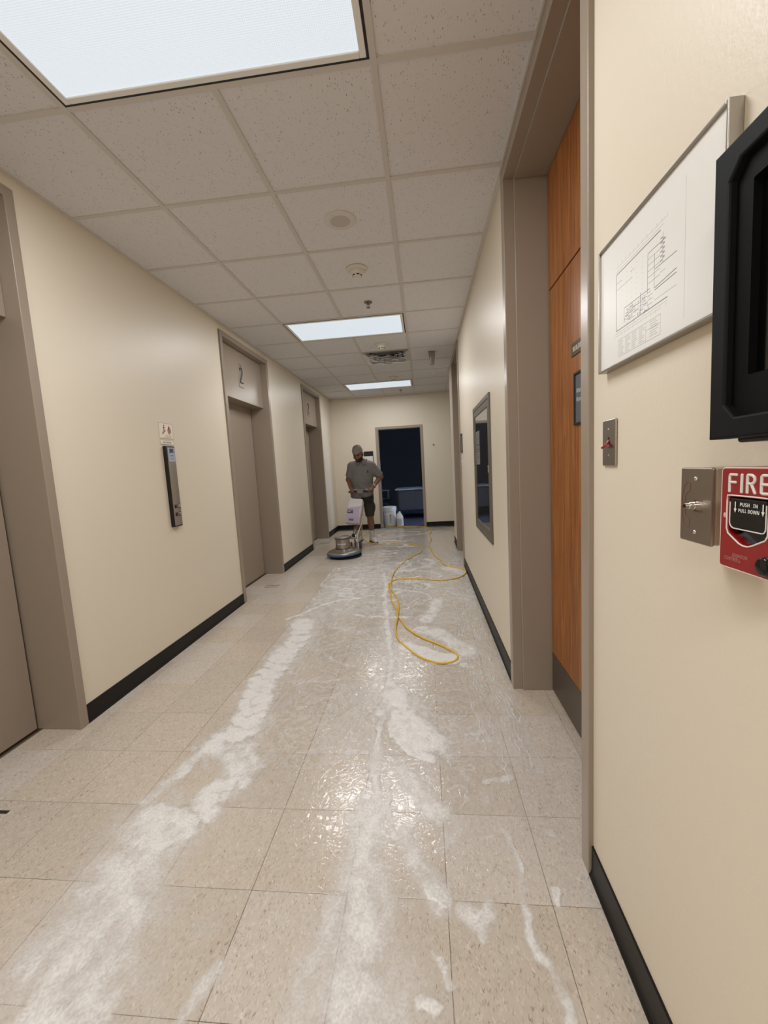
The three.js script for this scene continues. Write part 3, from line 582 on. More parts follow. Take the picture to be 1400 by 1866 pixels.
{ // elevator call station: a curved black column with a satin face
  const g = thing('call_station', 'tall narrow black elevator call panel with brushed face and two buttons', 'call panel', [XL, 0.94, -2.878], LEFTW);
  const prof = []; for (let k = 0; k <= 10; k++) { const t = k / 10; prof.push([-0.052 + 0.104 * t, 0.024 + 0.004 * Math.sin(Math.PI * t)]); }
  const shell = extrude([[-0.052, 0], ...prof, [0.052, 0]].map(p => [p[0], p[1]]), 0.60, 0.003).rotateX(-Math.PI / 2).scale(1, 1, -1);
  const fix = shell.attributes.position; for (let i = 0; i < fix.count; i += 3) { const t = [fix.getX(i), fix.getY(i), fix.getZ(i)]; fix.setXYZ(i, fix.getX(i + 1), fix.getY(i + 1), fix.getZ(i + 1)); fix.setXYZ(i + 1, ...t); } shell.computeVertexNormals();
  mesh('housing', shell, std('#0c0b0b', 0.35), g);
  const fp = new THREE.PlaneGeometry(0.092, 0.582, 12, 1), q = fp.attributes.position;
  for (let i = 0; i < q.count; i++) { const t = (q.getX(i) + 0.052) / 0.104; q.setZ(i, 0.0250 + 0.004 * Math.sin(Math.PI * t)); }
  fp.computeVertexNormals();
  mesh('face_plate', prep(fp.translate(0.004, 0.30, 0), true), std('#b3a89e', 0.42, { metalness: 0.9 }), g);
  for (const y of [0.092, 0.152]) {
    const b = mesh('button', [lathe([[0, 0.006], [0.011, 0.006], [0.012, 0.004], [0.012, 0]]).rotateX(Math.PI / 2).translate(0.026, y, 0.027)], M.chrome, g);
    mesh('button_ring', [prep(new THREE.TorusGeometry(0.0145, 0.0022, 8, 24).translate(0.026, y, 0.029))], M.black, g);
    mesh('symbol', [box(-0.026, 0.000, y - 0.013, y + 0.013, 0.0275, 0.0300, 0.001, 1)], M.black, g);
    mesh('arrow', [extrude([[-0.020, y - 0.002], [-0.006, y - 0.002], [-0.013, y + 0.008]], 0.0008).translate(0, 0, 0.0299)], M.steel, g);
  }
  const top = canvasTex(128, 160, (c, w, h) => { c.fillStyle = '#a9b4c6'; c.fillRect(0, 0, w, h); c.fillStyle = '#4b4d55'; c.fillRect(24, 8, 80, 60); c.fillStyle = '#a9b4c6'; c.beginPath(); c.moveTo(24, 68); c.lineTo(50, 52); c.lineTo(64, 60); c.lineTo(84, 48); c.lineTo(104, 68); c.fill(); c.fillStyle = '#5b6f9d'; c.fillRect(28, 86, 74, 9); c.fillStyle = '#5a5f70'; for (let k = 0; k < 8; k++) c.fillRect(36 + k * 8, 124, 5, 8); });
  const tp = new THREE.PlaneGeometry(0.08, 0.10, 8, 1), tq = tp.attributes.position;
  for (let i = 0; i < tq.count; i++) { const t = (tq.getX(i) + 0.056) / 0.104; tq.setZ(i, 0.0260 + 0.004 * Math.sin(Math.PI * t)); }
  tp.computeVertexNormals();
  mesh('badge', prep(tp.translate(0.004, 0.535, 0), true), std('#ffffff', 0.35, { map: top }), g).userData.label = 'pale badge at the top of the face';
}
{ // fire notice and the strip below it
  const art = canvasTex(512, 360, (c, w, h) => {
    c.fillStyle = '#efe4d2'; c.fillRect(0, 0, w, h); c.strokeStyle = '#4a3a30'; c.lineWidth = 5; c.strokeRect(6, 6, w - 12, h - 12);
    c.fillStyle = '#2a1c20'; c.beginPath(); c.moveTo(110, 255); c.lineTo(110, 225); c.lineTo(150, 225); c.lineTo(150, 195); c.lineTo(190, 195); c.lineTo(190, 165); c.lineTo(240, 165); c.lineTo(240, 185); c.lineTo(206, 185); c.lineTo(206, 213); c.lineTo(168, 213); c.lineTo(168, 243); c.lineTo(130, 243); c.lineTo(130, 255); c.fill();
    c.beginPath(); c.arc(196, 58, 17, 0, 7); c.fill(); c.lineCap = 'round'; c.strokeStyle = '#2a1c20'; c.lineWidth = 22; c.beginPath(); c.moveTo(192, 90); c.lineTo(182, 138); c.stroke(); c.lineWidth = 13; c.beginPath(); c.moveTo(184, 140); c.lineTo(206, 172); c.moveTo(182, 140); c.lineTo(160, 168); c.lineTo(150, 196); c.moveTo(192, 95); c.lineTo(158, 112); c.moveTo(194, 95); c.lineTo(222, 120); c.stroke();
    c.fillStyle = '#8a2a2c'; c.beginPath(); c.moveTo(370, 42); c.bezierCurveTo(395, 90, 440, 120, 430, 185); c.bezierCurveTo(425, 225, 395, 245, 370, 258); c.bezierCurveTo(340, 240, 312, 215, 315, 165); c.bezierCurveTo(318, 120, 355, 100, 370, 42); c.fill();
    c.strokeStyle = '#efe4d2'; c.lineWidth = 9; c.beginPath(); c.moveTo(352, 140); c.bezierCurveTo(345, 180, 355, 215, 372, 235); c.moveTo(384, 120); c.bezierCurveTo(392, 160, 380, 195, 384, 225); c.stroke();
    c.fillStyle = '#2a1c20'; c.font = 'bold 30px sans-serif'; c.textAlign = 'center'; c.fillText('In case of fire', 330, 300); c.font = 'bold 27px sans-serif'; c.fillText('do not use elevators.', 310, 332);
  });
  const g = thing('fire_notice', 'cream notice with stair figure and red flame above the elevator call panel', 'sign', [XL, 1.652, -2.885], LEFTW);
  mesh('panel', box(-0.0835, 0.0835, -0.058, 0.058, 0, 0.0025, 0.0008, 1), std('#e4d8c5', 0.5), g);
  mesh('print', plane(0.165, 0.114, 0, 0, 0.0028), std('#ffffff', 0.45, { map: art }), g);
  const art2 = canvasTex(512, 108, (c, w, h) => { c.fillStyle = '#efe4d2'; c.fillRect(0, 0, w, h); c.strokeStyle = '#4a3a30'; c.lineWidth = 5; c.strokeRect(5, 5, w - 10, h - 10); c.fillStyle = '#2a1c20'; c.font = 'bold 46px sans-serif'; c.textAlign = 'center'; c.fillText('Use stairways', w / 2, 70); });
  const k = thing('notice_strip', 'narrow cream text strip between the fire notice and the call panel', 'sign', [XL, 1.568, -2.885], LEFTW);
  mesh('panel', box(-0.0835, 0.0835, -0.0178, 0.0178, 0, 0.0025, 0.0008, 1), std('#e4d8c5', 0.5), k);
  mesh('print', plane(0.165, 0.0345, 0, 0, 0.0028), std('#ffffff', 0.45, { map: art2 }), k);
}
// dark strips let into the floor in front of each elevator
[[-1.335, 'short black floor strip at the left edge of the photo', 0.015, -1.725], [-4.395, 'nearer dark floor strip in front of the second elevator', 0.009, -1.72], [-4.465, 'farther dark floor strip in front of the second elevator', 0.009, -1.722], [-7.03, 'nearer dark floor strip in front of the farthest elevator', 0.009, -1.735], [-7.10, 'farther dark floor strip in front of the farthest elevator', 0.009, -1.735]].forEach(([z, label, w, x1]) => {
  const s = mesh('floor_strip', box(x1 - 0.165, x1, -0.001, 0.0012, z - w / 2, z + w / 2, 0.0004, 1), std('#2b2320', 0.6));
  s.userData = { label, category: 'floor strip', group: 'floor strips at the elevators' };
});

// ================================================================ RIGHT WALL
const rightAt = (y, zc, x = XR) => [x, y, zc];
{ // evacuation plan in a metal frame
  const W = 0.43, h = 0.287, g = thing('evacuation_plan', 'framed floor plan drawing in a thin metal frame on the cream wall', 'framed plan', rightAt(1.6415, -0.89), RIGHTW);
  const art = canvasTex(1536, 1024, (c, w, hh) => {
    seed = 21; c.fillStyle = '#e9e7e2'; c.fillRect(0, 0, w, hh);
    const X = (u) => u * w, Y = (v) => v * hh; c.strokeStyle = '#47484e';
    const ln = (a, b, d, e, lw = 2, al = 0.8) => { c.globalAlpha = al; c.lineWidth = lw * 1.7; c.beginPath(); c.moveTo(X(a), Y(b)); c.lineTo(X(d), Y(e)); c.stroke(); };
    ln(0.195, 0.30, 0.60, 0.285, 4, 0.9); ln(0.195, 0.28, 0.62, 0.262, 1.5, 0.5); ln(0.195, 0.25, 0.64, 0.235, 1.5, 0.4);
    ln(0.195, 0.30, 0.195, 0.735, 4, 0.9); ln(0.195, 0.735, 0.66, 0.735, 4, 0.9); ln(0.18, 0.755, 0.66, 0.757, 1.5, 0.5); ln(0.18, 0.775, 0.6, 0.777, 1.5, 0.4);
    ln(0.195, 0.42, 0.36, 0.42, 2, 0.6); ln(0.195, 0.37, 0.25, 0.37, 2, 0.6); ln(0.34, 0.37, 0.38, 0.37, 2, 0.6);
    ln(0.50, 0.36, 0.50, 0.62, 3, 0.7); ln(0.555, 0.40, 0.555, 0.62, 3, 0.8); ln(0.62, 0.31, 0.62, 0.50, 2, 0.6); ln(0.50, 0.36, 0.64, 0.36, 3, 0.7);
    for (const y of [0.40, 0.44, 0.48, 0.52, 0.56]) ln(0.50, y, 0.60, y, 2, 0.6);
    ln(0.56, 0.50, 0.72, 0.50, 3, 0.8); ln(0.56, 0.62, 0.72, 0.60, 3.5, 0.9); ln(0.56, 0.635, 0.72, 0.625, 3.5, 0.9); ln(0.56, 0.70, 0.72, 0.70, 2, 0.5); ln(0.60, 0.55, 0.64, 0.55, 2, 0.5);
    ln(0.28, 0.60, 0.52, 0.60, 3, 0.8); ln(0.36, 0.60, 0.36, 0.70, 3, 0.8); ln(0.28, 0.60, 0.28, 0.71, 2, 0.7); ln(0.44, 0.58, 0.44, 0.73, 3, 0.8);
    for (let k = 0; k < 70; k++) { const x = 0.28 + 0.24 * rnd(), y = 0.60 + 0.13 * rnd(); rnd() < 0.5 ? ln(x, y, x + 0.02 + 0.03 * rnd(), y, 2, 0.7) : ln(x, y, x, y + 0.015 + 0.02 * rnd(), 2, 0.7); }
    c.fillStyle = '#6a6a6e'; c.globalAlpha = 0.65; for (let k = 0; k < 8; k++) c.fillRect(X(0.305 + 0.02 * (k % 2)), Y(0.62 + 0.012 * k), 22, 9);
    for (let k = 0; k < 11; k++) c.fillRect(X(0.60 + 0.016 * (k % 2)), Y(0.335 + 0.014 * k), 26, 11);
    for (let i = 0; i < 5; i++) for (let j = 0; j < 7; j++) { c.globalAlpha = 0.45; c.fillRect(X(0.25 + i * 0.05), Y(0.34 + j * 0.036), 5, 7); }
    for (let i = 0; i < 13; i++) { c.globalAlpha = 0.35; ln(0.17 + i * 0.04, 0.22, 0.17 + i * 0.04, 0.245, 1.5, 0.4); ln(0.17 + i * 0.04, 0.765, 0.17 + i * 0.04, 0.79, 1.5, 0.4); }
    ln(0.77, 0.12, 0.775, 0.93, 2, 0.3);
    c.globalAlpha = 0.5; c.strokeRect(X(0.22), Y(0.815), X(0.39), Y(0.13)); ln(0.49, 0.815, 0.49, 0.945, 2, 0.5); ln(0.49, 0.87, 0.61, 0.87, 2, 0.5);
    for (let col = 0; col < 4; col++) for (let r = 0; r < 9; r++) { c.globalAlpha = 0.55; c.fillStyle = '#77777b'; c.fillRect(X(0.228 + col * 0.066), Y(0.824 + r * 0.0132), X(0.03 + 0.027 * rnd()), 4); }
    for (let r = 0; r < 7; r++) { c.globalAlpha = 0.6; c.fillRect(X(0.52 + 0.01 * rnd()), Y(0.825 + r * 0.016), X(0.05 + 0.02 * rnd()), 4); }
    c.globalAlpha = 1;
  });
  mesh('sheet', plane(W - 0.006, h - 0.006, 0, 0, 0.0162), std('#ffffff', 0.5, { map: art, clearcoat: 0.5, clearcoatRoughness: 0.35 }), g).userData.label = 'white sheet with a grey floor plan';
  mesh('backing', box(-W / 2 + 0.002, W / 2 - 0.002, -h / 2 + 0.002, h / 2 - 0.002, 0.0, 0.0158), M.whitePlastic, g);
  const f = 0.0055;
  mesh('frame', [box(-W / 2, -W / 2 + f, -h / 2, h / 2, 0, 0.021, 0.0015), box(W / 2 - f, W / 2, -h / 2, h / 2, 0, 0.021, 0.0015), box(-W / 2 + f, W / 2 - f, -h / 2, -h / 2 + f, 0, 0.021, 0.0015), box(-W / 2 + f, W / 2 - f, h / 2 - f, h / 2, 0, 0.021, 0.0015)], M.steel, g);
}
{ // black wall-mounted screen, cut by the right edge of the photo
  const y0 = 1.312, y1 = 1.677, z0 = -0.622, W = 0.56, g = thing('wall_screen', 'thick black framed screen at the right edge of the photo, overlapping the plan', 'screen', [XR - 0.04, (y0 + y1) / 2, z0 + W / 2], RIGHTW);
  const h = y1 - y0, a = -W / 2, b = W / 2, ch = 0.018, q = 0.027;
  const inner = [[a + q + ch, -h / 2 + q], [b - q - ch, -h / 2 + q], [b - q, -h / 2 + q + ch], [b - q, h / 2 - q - ch], [b - q - ch, h / 2 - q], [a + q + ch, h / 2 - q], [a + q, h / 2 - q - ch], [a + q, -h / 2 + q + ch]];
  mesh('bezel', extrude([[a, -h / 2], [b, -h / 2], [b, h / 2], [a, h / 2]], 0.03, 0.003, [inner]), std('#0b0d10', 0.6, { specularIntensity: 0.4 }), g); g.rotation.order = 'YXZ'; g.rotation.z = 0.012;
  mesh('inner_frame', extrude(inner, 0.012, 0.0, [roundRect(a + q + 0.026, b - q - 0.026, -h / 2 + q + 0.05, h / 2 - q - 0.03, 0.002)]).translate(0, 0, 0.008), std('#040405', 0.6, { specularIntensity: 0.3 }), g);
  mesh('display', box(a + q + 0.02, b - q - 0.02, -h / 2 + q + 0.04, h / 2 - q - 0.02, 0.004, 0.010), M.blackGloss, g);
  mesh('back_case', box(a + 0.012, b - 0.03, -h / 2 - 0.006, h / 2 - 0.03, -0.0405, 0.002, 0.004), M.black, g);
}
{ // key switch plate
  const g = thing('switch_plate', 'steel switch plate with a red key lever beside the wooden door frame', 'switch', rightAt(1.326, -1.08), RIGHTW);
  mesh('plate', extrude(roundRect(-0.0355, 0.0355, -0.0575, 0.0575, 0.003), 0.006, 0.0022), M.steel, g);
  for (const y of [-0.032, 0.032]) mesh('screw', [lathe([[0, 0.0018], [0.0028, 0.0014], [0.0033, 0]], 0, 0, 0, 14).rotateX(Math.PI / 2).translate(0, y, 0.006)], M.steelDark, g);
  mesh('slot', box(-0.0035, 0.0035, 0.0, 0.014, 0.0055, 0.0064), M.gap, g);
  mesh('key_lever', [rod([0, 0.006, 0.005], [0, -0.005, 0.012], 0.0028), rod([0, -0.005, 0.012], [-0.012, -0.011, 0.016], 0.0034, 0.003), rod([0, -0.005, 0.012], [0.013, -0.010, 0.011], 0.0034, 0.003), sph(0.0042, 0, -0.005, 0.012), sph(0.0032, -0.012, -0.011, 0.016), sph(0.0032, 0.013, -0.010, 0.011)], M.red, g).userData.label = 'red key lever';
}
{ // firefighter telephone jack on a surface box
  const x = XR - 0.4185, g = thing('phone_jack', 'steel telephone jack plate on a surface box left of the red fire pull', 'phone jack', rightAt(1.211, -0.668), RIGHTW), D = 0.0535;
  mesh('surface_box', box(-0.033, 0.036, -0.057, 0.057, 0, D - 0.004, 0.003), std('#a5927e', 0.5), g);
  mesh('plate', extrude(roundRect(-0.0365, 0.0365, -0.0585, 0.0585, 0.0035), 0.0055, 0.002).translate(0, 0, D - 0.004), M.steelDark, g);
  for (const y of [-0.0415, 0.0415]) mesh('screw', [lathe([[0, 0.002], [0.0026, 0.0016], [0.0032, 0]], 0, 0, 0, 14).rotateX(Math.PI / 2).translate(0, y, D + 0.0013)], M.chrome, g);
  mesh('jack', [cyl(0.0075, 0.0075, 0.004, 0, 0, D + 0.003, 'z', 6), cyl(0.006, 0.006, 0.007, 0, 0, D + 0.008, 'z', 20), cyl(0.0045, 0.0045, 0.007, 0, 0, D + 0.014, 'z', 20)], M.chrome, g);
  mesh('jack_hole', cyl(0.0028, 0.0028, 0.001, 0, 0, D + 0.0176, 'z', 16), M.gap, g);
  const hs = [[-0.012, 0.034], [-0.018, 0.036], [-0.026, 0.030], [-0.0305, 0.016], [-0.0315, 0], [-0.0305, -0.016], [-0.026, -0.031], [-0.018, -0.037], [-0.012, -0.034], [-0.013, -0.021], [-0.019, -0.019], [-0.0235, -0.013], [-0.0240, 0], [-0.0235, 0.013], [-0.019, 0.019], [-0.013, 0.022]];
  mesh('handset_outline', outline(hs, 0.00045, D + 0.0016), std('#7a3a34', 0.6), g).userData.label = 'engraved red handset outline';
  const art = canvasTex(256, 192, (c, w, h) => { c.clearRect(0, 0, w, h); c.fillStyle = '#7a463c'; c.font = 'bold 27px sans-serif'; c.textAlign = 'center'; c.fillText('FIREFIGHTER', w / 2, 46); c.fillText('PHONE JACK', w / 2, 166); });
  mesh('lettering', plane(0.034, 0.0255, 0.007, 0.0, D + 0.0017), std('#ffffff', 0.5, { map: art, transparent: true }), g);
}
{ // fire alarm pull station on its back box
  const xf = 0.3725, D = XR - xf, g = thing('fire_pull', 'red fire alarm pull station with white lettering and black handle', 'fire alarm', rightAt(1.2105, -0.5095), RIGHTW);
  const w = 0.0415, h = 0.0625;
  mesh('back_box', box(-w + 0.001, w - 0.001, -h + 0.004, h - 0.001, 0, D - 0.012, 0.003), M.red, g);
  const win = [[-0.0285, 0.0272], [0.0305, 0.0272], [0.0305, -0.014], [0.0285, -0.0175], [0.006, -0.0292], [-0.006, -0.0292], [-0.0255, -0.0185], [-0.0285, -0.0145]];
  mesh('cover', extrude(roundRect(-w, w, -h, h, 0.005), 0.016, 0.002, [win]).translate(0, 0, D - 0.016), M.red, g);
  mesh('edge_line', outline(roundRect(-w + 0.0008, w - 0.0008, -h + 0.0008, h - 0.0008, 0.0045), 0.0009, D - 0.0009), std('#e6d6cf', 0.5), g);
  mesh('window_line', outline(win.map(p => [p[0] * 1.035, p[1] * 1.035]), 0.0010, D + 0.0002), std('#e6d6cf', 0.5), g);
  mesh('recess', box(-0.03, 0.032, -0.032, 0.0285, D - 0.0155, D - 0.011), M.blackGloss, g);
  const hd = [[-0.0265, 0.0255], [0.0285, 0.0255], [0.0285, -0.0085], [0.0255, -0.0125], [-0.0205, -0.0125], [-0.0240, -0.0108], [-0.0265, -0.006]];
  const handle = mesh('handle', extrude(hd, 0.012, 0.0015).translate(0, 0, D - 0.0125), std('#0a0a0b', 0.22), g);
  mesh('handle_line', outline([[-0.0258, 0.0205], [-0.0258, -0.0060], [-0.0232, -0.0098], [-0.0198, -0.0114], [0.0245, -0.0116], [0.0273, -0.0090], [0.0278, -0.006], [0.0278, 0.0205]], 0.0008, D - 0.0004, false), std('#dcd6d2', 0.5), handle);
  const art = canvasTex(512, 256, (c, W, hh) => { c.fillStyle = '#e4e2dd'; c.font = 'bold 62px sans-serif'; c.textAlign = 'center'; c.fillText('PUSH   IN', W / 2, 92); c.fillText('PULL DOWN', W / 2, 168, 330); for (const x of [44, 468]) { c.fillRect(x - 9, 40, 18, 96); c.beginPath(); c.moveTo(x - 24, 128); c.lineTo(x + 24, 128); c.lineTo(x, 184); c.fill(); } });
  mesh('lettering', plane(0.049, 0.0245, 0.0035, 0.0130, D + 0.0002), std('#ffffff', 0.5, { map: art, transparent: true }), handle);
  // FIRE: raised round-ended strokes
  const st = [], L = (pts, r = 0.0017) => st.push(tube(pts.map(p => V(p[0], p[1], D + 0.0001)), r, pts.length * 6, 8, false, 0.05), ...[pts[0], pts[pts.length - 1]].map(p => sph(r, p[0], p[1], D + 0.0001)));
  const y0 = 0.0335, y1 = 0.0535, F = -0.0268;
  L([[F, y0], [F, y1], [F + 0.0105, y1]]); L([[F, 0.0445], [F + 0.009, 0.0445]]);
  L([[F + 0.0190, y0], [F + 0.0190, y1]]);
  L([[F + 0.0275, y0], [F + 0.0275, y1], [F + 0.034, y1], [F + 0.0375, 0.0510], [F + 0.0380, 0.0480], [F + 0.0365, 0.0450], [F + 0.033, 0.0437], [F + 0.0275, 0.0437]]); L([[F + 0.0330, 0.0437], [F + 0.0385, y0]]);
  L([[F + 0.0600, y0], [F + 0.0475, y0], [F + 0.0475, y1], [F + 0.0600, y1]]); L([[F + 0.0475, 0.0435], [F + 0.0575, 0.0435]]);
  mesh('fire_lettering', st, std('#ded8d2', 0.45), g);
  const mk = canvasTex(512, 192, (c) => { c.strokeStyle = '#c98f88'; c.fillStyle = '#c98f88'; c.lineWidth = 2.5; c.textAlign = 'center'; c.font = '62px sans-serif'; c.strokeText('JOHNSON', 330, 84, 320); c.strokeText('CONTROLS', 190, 150, 330); c.beginPath(); c.arc(250, 92, 34, 0, 7); c.stroke(); for (const x of [226, 250, 274]) { c.beginPath(); c.moveTo(x, 62); c.lineTo(x, 122); c.stroke(); } });
  mesh('maker_mark', plane(0.044, 0.0165, -0.013, -0.047, D + 0.0003), std('#ffffff', 0.5, { map: mk, transparent: true }), g);
  mesh('key_lock', [lathe([[0, 0.006], [0.0085, 0.006], [0.0105, 0.004], [0.011, 0]], 0, 0, 0, 28).rotateX(Math.PI / 2).translate(0.0308, -0.0475, D - 0.001)], M.blackGloss, g);
  mesh('rivet', sph(0.0022, -0.0335, 0.003, D, 1, 1.5, 0.5), std('#d8a9a2', 0.5), g);
}
{ // glazed display cabinet let into the wall; its glass mirrors the far doorway
  const za = -2.885, zb = -3.765, ya = 0.71, yb = 1.765, W = za - zb, h = yb - ya, g = thing('wall_cabinet', 'grey framed glass wall cabinet with a paper sheet inside', 'cabinet', [XR, (ya + yb) / 2, (za + zb) / 2], RIGHTW);
  const a = W / 2, b = h / 2, m = std('#6d655c', 0.45, { metalness: 0.35 });
  mesh('frame', extrude([[-a, -b], [a, -b], [a, b], [-a, b]], 0.012, 0.003, [[[-a + 0.035, -b + 0.035], [a - 0.035, -b + 0.035], [a - 0.035, b - 0.035], [-a + 0.035, b - 0.035]]]), m, g);
  const d = mesh('door', extrude([[-a + 0.038, -b + 0.038], [a - 0.038, -b + 0.038], [a - 0.038, b - 0.038], [-a + 0.038, b - 0.038]], 0.009, 0.002, [[[-a + 0.085, -b + 0.085], [a - 0.085, -b + 0.085], [a - 0.085, b - 0.085], [-a + 0.085, b - 0.085]]]).translate(0, 0, 0.001), m, g);
  mesh('pane', box(-a + 0.08, a - 0.08, -b + 0.08, b - 0.08, 0.003, 0.0055), M.glass, d);
  mesh('latch', box(a - 0.082, a - 0.052, -0.02, 0.03, 0.009, 0.018, 0.003), M.chrome, d);
  mesh('back_panel', box(-a + 0.02, a - 0.02, -b + 0.02, b - 0.02, -0.004, 0.0005), std('#121110', 0.7), g);
  const art = canvasTex(256, 384, (c, w, hh) => { c.fillStyle = '#e7e6e2'; c.fillRect(0, 0, w, hh); seed = 3; c.fillStyle = '#8b8c90'; for (let r = 0; r < 34; r++) c.fillRect(24 + 6 * rnd(), 20 + r * 10.4, 120 + 80 * rnd(), 4); c.fillStyle = '#44464c'; for (const y of [150, 205, 230]) c.fillRect(20, y, 180, 6); });
  const sh = thing('paper_sheet', 'white printed paper sheet inside the glass wall cabinet', 'paper', [XR - 0.0010, 1.415, -3.575], RIGHTW);
  mesh('sheet', box(-0.11, 0.11, -0.14, 0.14, 0, 0.0006), std('#d8d8d6', 0.7), sh); mesh('print', plane(0.216, 0.276, 0, 0, 0.0007), std('#ffffff', 0.7, { map: art }), sh);
}
{ // plates on the mechanical-room door
  const X = DR, g = thing('name_plate', 'small brown engraved plate on the wooden door near its top', 'sign', [X, 1.752, -1.775], RIGHTW);
  mesh('plate', box(-0.125, 0.125, -0.028, 0.028, 0, 0.004, 0.001, 1), std('#4b3a24', 0.4), g);
  mesh('lettering', plane(0.225, 0.036, 0.003, 0, 0.0044), std('#ffffff', 0.5, { map: canvasTex(512, 84, (c) => { c.fillStyle = '#e6dcc6'; c.font = 'bold 62px sans-serif'; c.textAlign = 'left'; c.fillText('BUILDING', 4, 66, 506); }), transparent: true }), g);
  const k = thing('room_sign', 'black framed grey room sign on the wooden door', 'sign', [X, 1.540, -1.754], RIGHTW);
  mesh('frame', extrude([[-0.11, -0.110], [0.11, -0.110], [0.11, 0.110], [-0.11, 0.110]], 0.009, 0.002, [[[-0.099, -0.099], [0.099, -0.099], [0.099, 0.099], [-0.099, 0.099]]]), M.black, k);
  mesh('panel', box(-0.1, 0.1, -0.1, 0.1, 0, 0.004), std('#5a5c62', 0.5), k);
  mesh('lettering', plane(0.19, 0.088, 0.004, 0.012, 0.0045), std('#ffffff', 0.5, { map: canvasTex(512, 270, (c) => { c.fillStyle = '#e9e6e0'; c.font = '76px sans-serif'; c.textAlign = 'left'; c.fillText('Mechanical', 14, 100, 480); c.fillText('Room', 14, 210); }), transparent: true }), k);
}
{ // small sign and switch by the far right door
  const g = thing('wall_sign', 'small dark framed sign beside the far right doorway', 'sign', [XR, 1.53, -4.985], RIGHTW);
  mesh('frame', extrude([[-0.085, -0.11], [0.085, -0.11], [0.085, 0.11], [-0.085, 0.11]], 0.012, 0.002, [[[-0.07, -0.095], [0.07, -0.095], [0.07, 0.095], [-0.07, 0.095]]]), std('#3a322c', 0.5), g);
  mesh('panel', box(-0.072, 0.072, -0.097, 0.097, 0, 0.006), std('#8c8379', 0.5), g);
  const k = thing('light_switch', 'pale light switch below the small dark framed sign', 'switch', [XR, 1.315, -4.955], RIGHTW);
  mesh('plate', extrude(roundRect(-0.036, 0.036, -0.058, 0.058, 0.004), 0.006, 0.002), M.whitePlastic, k);
  mesh('toggle', box(-0.005, 0.005, -0.010, 0.012, 0.005, 0.016, 0.002), M.whitePlastic, k);
}
// ================================================================ BACK WALL AND THE DARK ROOM
{
  const g = thing('notice_board', 'black topped white notice on the back wall behind the man', 'notice', [-1.135, 1.49, ZB]);
  mesh('board', box(-0.10, 0.10, -0.17, 0.155, 0, 0.012, 0.002), M.black, g);
  mesh('sheet', box(-0.097, 0.088, -0.165, 0.055, 0.010, 0.0132, 0.0005, 1), M.white, g);
  const k = thing('wall_hook', 'small dark knob on the back wall right of the doorway', 'hook', [0.222, 1.705, ZB]);
  mesh('knob', lathe([[0, 0.024], [0.010, 0.024], [0.014, 0.018], [0.008, 0.008], [0.016, 0.003], [0.016, 0]], 0, 0, 0, 20).rotateX(Math.PI / 2), M.steelDark, k);
  const s = thing('desk', 'grey office desk standing in the dark room', 'desk', [0.05, 0.004, -9.85]);
  mesh('modesty_panel', box(-0.70, 0.70, 0.235, 0.69, -0.02, 0.0, 0.002), std('#3a3a40', 0.6), s);
  mesh('desk_top', box(-0.76, 0.95, 0.715, 0.745, -0.80, 0.06, 0.004), std('#8b93a3', 0.35), s);
  for (const x of [-0.70, 0.74]) mesh('side_panel', box(x - 0.02, x + 0.02, 0, 0.715, -0.75, 0.02, 0.002), M.black, s);
  const c = thing('office_chair', 'dark office chair left of the desk in the dark room', 'chair', [-1.14, 0.004, -10.1], 0.9);
  const cm = std('#22262e', 0.5);
  mesh('seat', box(-0.24, 0.24, 0.44, 0.51, -0.23, 0.23, 0.03, 3), cm, c);
  mesh('backrest', box(-0.21, 0.21, 0.60, 1.04, -0.27, -0.21, 0.03, 3), cm, c);
  mesh('back_bar', rod([0, 0.45, -0.18], [0, 0.75, -0.27], 0.02), M.black, c);
  for (const s2 of [-1, 1]) mesh('armrest', tube([[s2 * 0.22, 0.47, 0.05], [s2 * 0.29, 0.52, 0.05], [s2 * 0.29, 0.68, 0.05], [s2 * 0.28, 0.70, 0.10], [s2 * 0.28, 0.70, -0.14]], 0.018, 40, 8), std('#5d636d', 0.35), c);
  mesh('gas_lift', cyl(0.025, 0.03, 0.36, 0, 0.26, 0), M.black, c);
  for (let k2 = 0; k2 < 5; k2++) { const a = k2 * Math.PI * 0.4, leg = mesh('base_leg', rod([0, 0.10, 0], [0.29 * Math.cos(a), 0.065, 0.29 * Math.sin(a)], 0.022, 0.014), M.black, c); mesh('caster', sph(0.03, 0.29 * Math.cos(a), 0.031, 0.29 * Math.sin(a), 0.7, 1, 1), M.black, leg); }
  const t = thing('hand_truck', 'dark bent tube handle standing behind the white bucket', 'hand truck', [-1.0, 0.004, -9.30]);
  mesh('handle', tube([[-0.13, 0.06, 0], [-0.13, 0.42, 0], [-0.12, 0.45, 0], [0.11, 0.455, 0], [0.135, 0.44, 0.0], [0.135, 0.06, 0]], 0.012, 70, 10, false, 0.2), std('#23262c', 0.4), t);
  mesh('platform', box(-0.16, 0.16, 0.05, 0.075, -0.12, 0.12, 0.005), M.black, t);
  for (const sx of [-1, 1]) for (const sz of [-1, 1]) mesh('wheel', cyl(0.027, 0.027, 0.02, sx * 0.13, 0.027, sz * 0.09, 'x', 18), M.black, t);
}

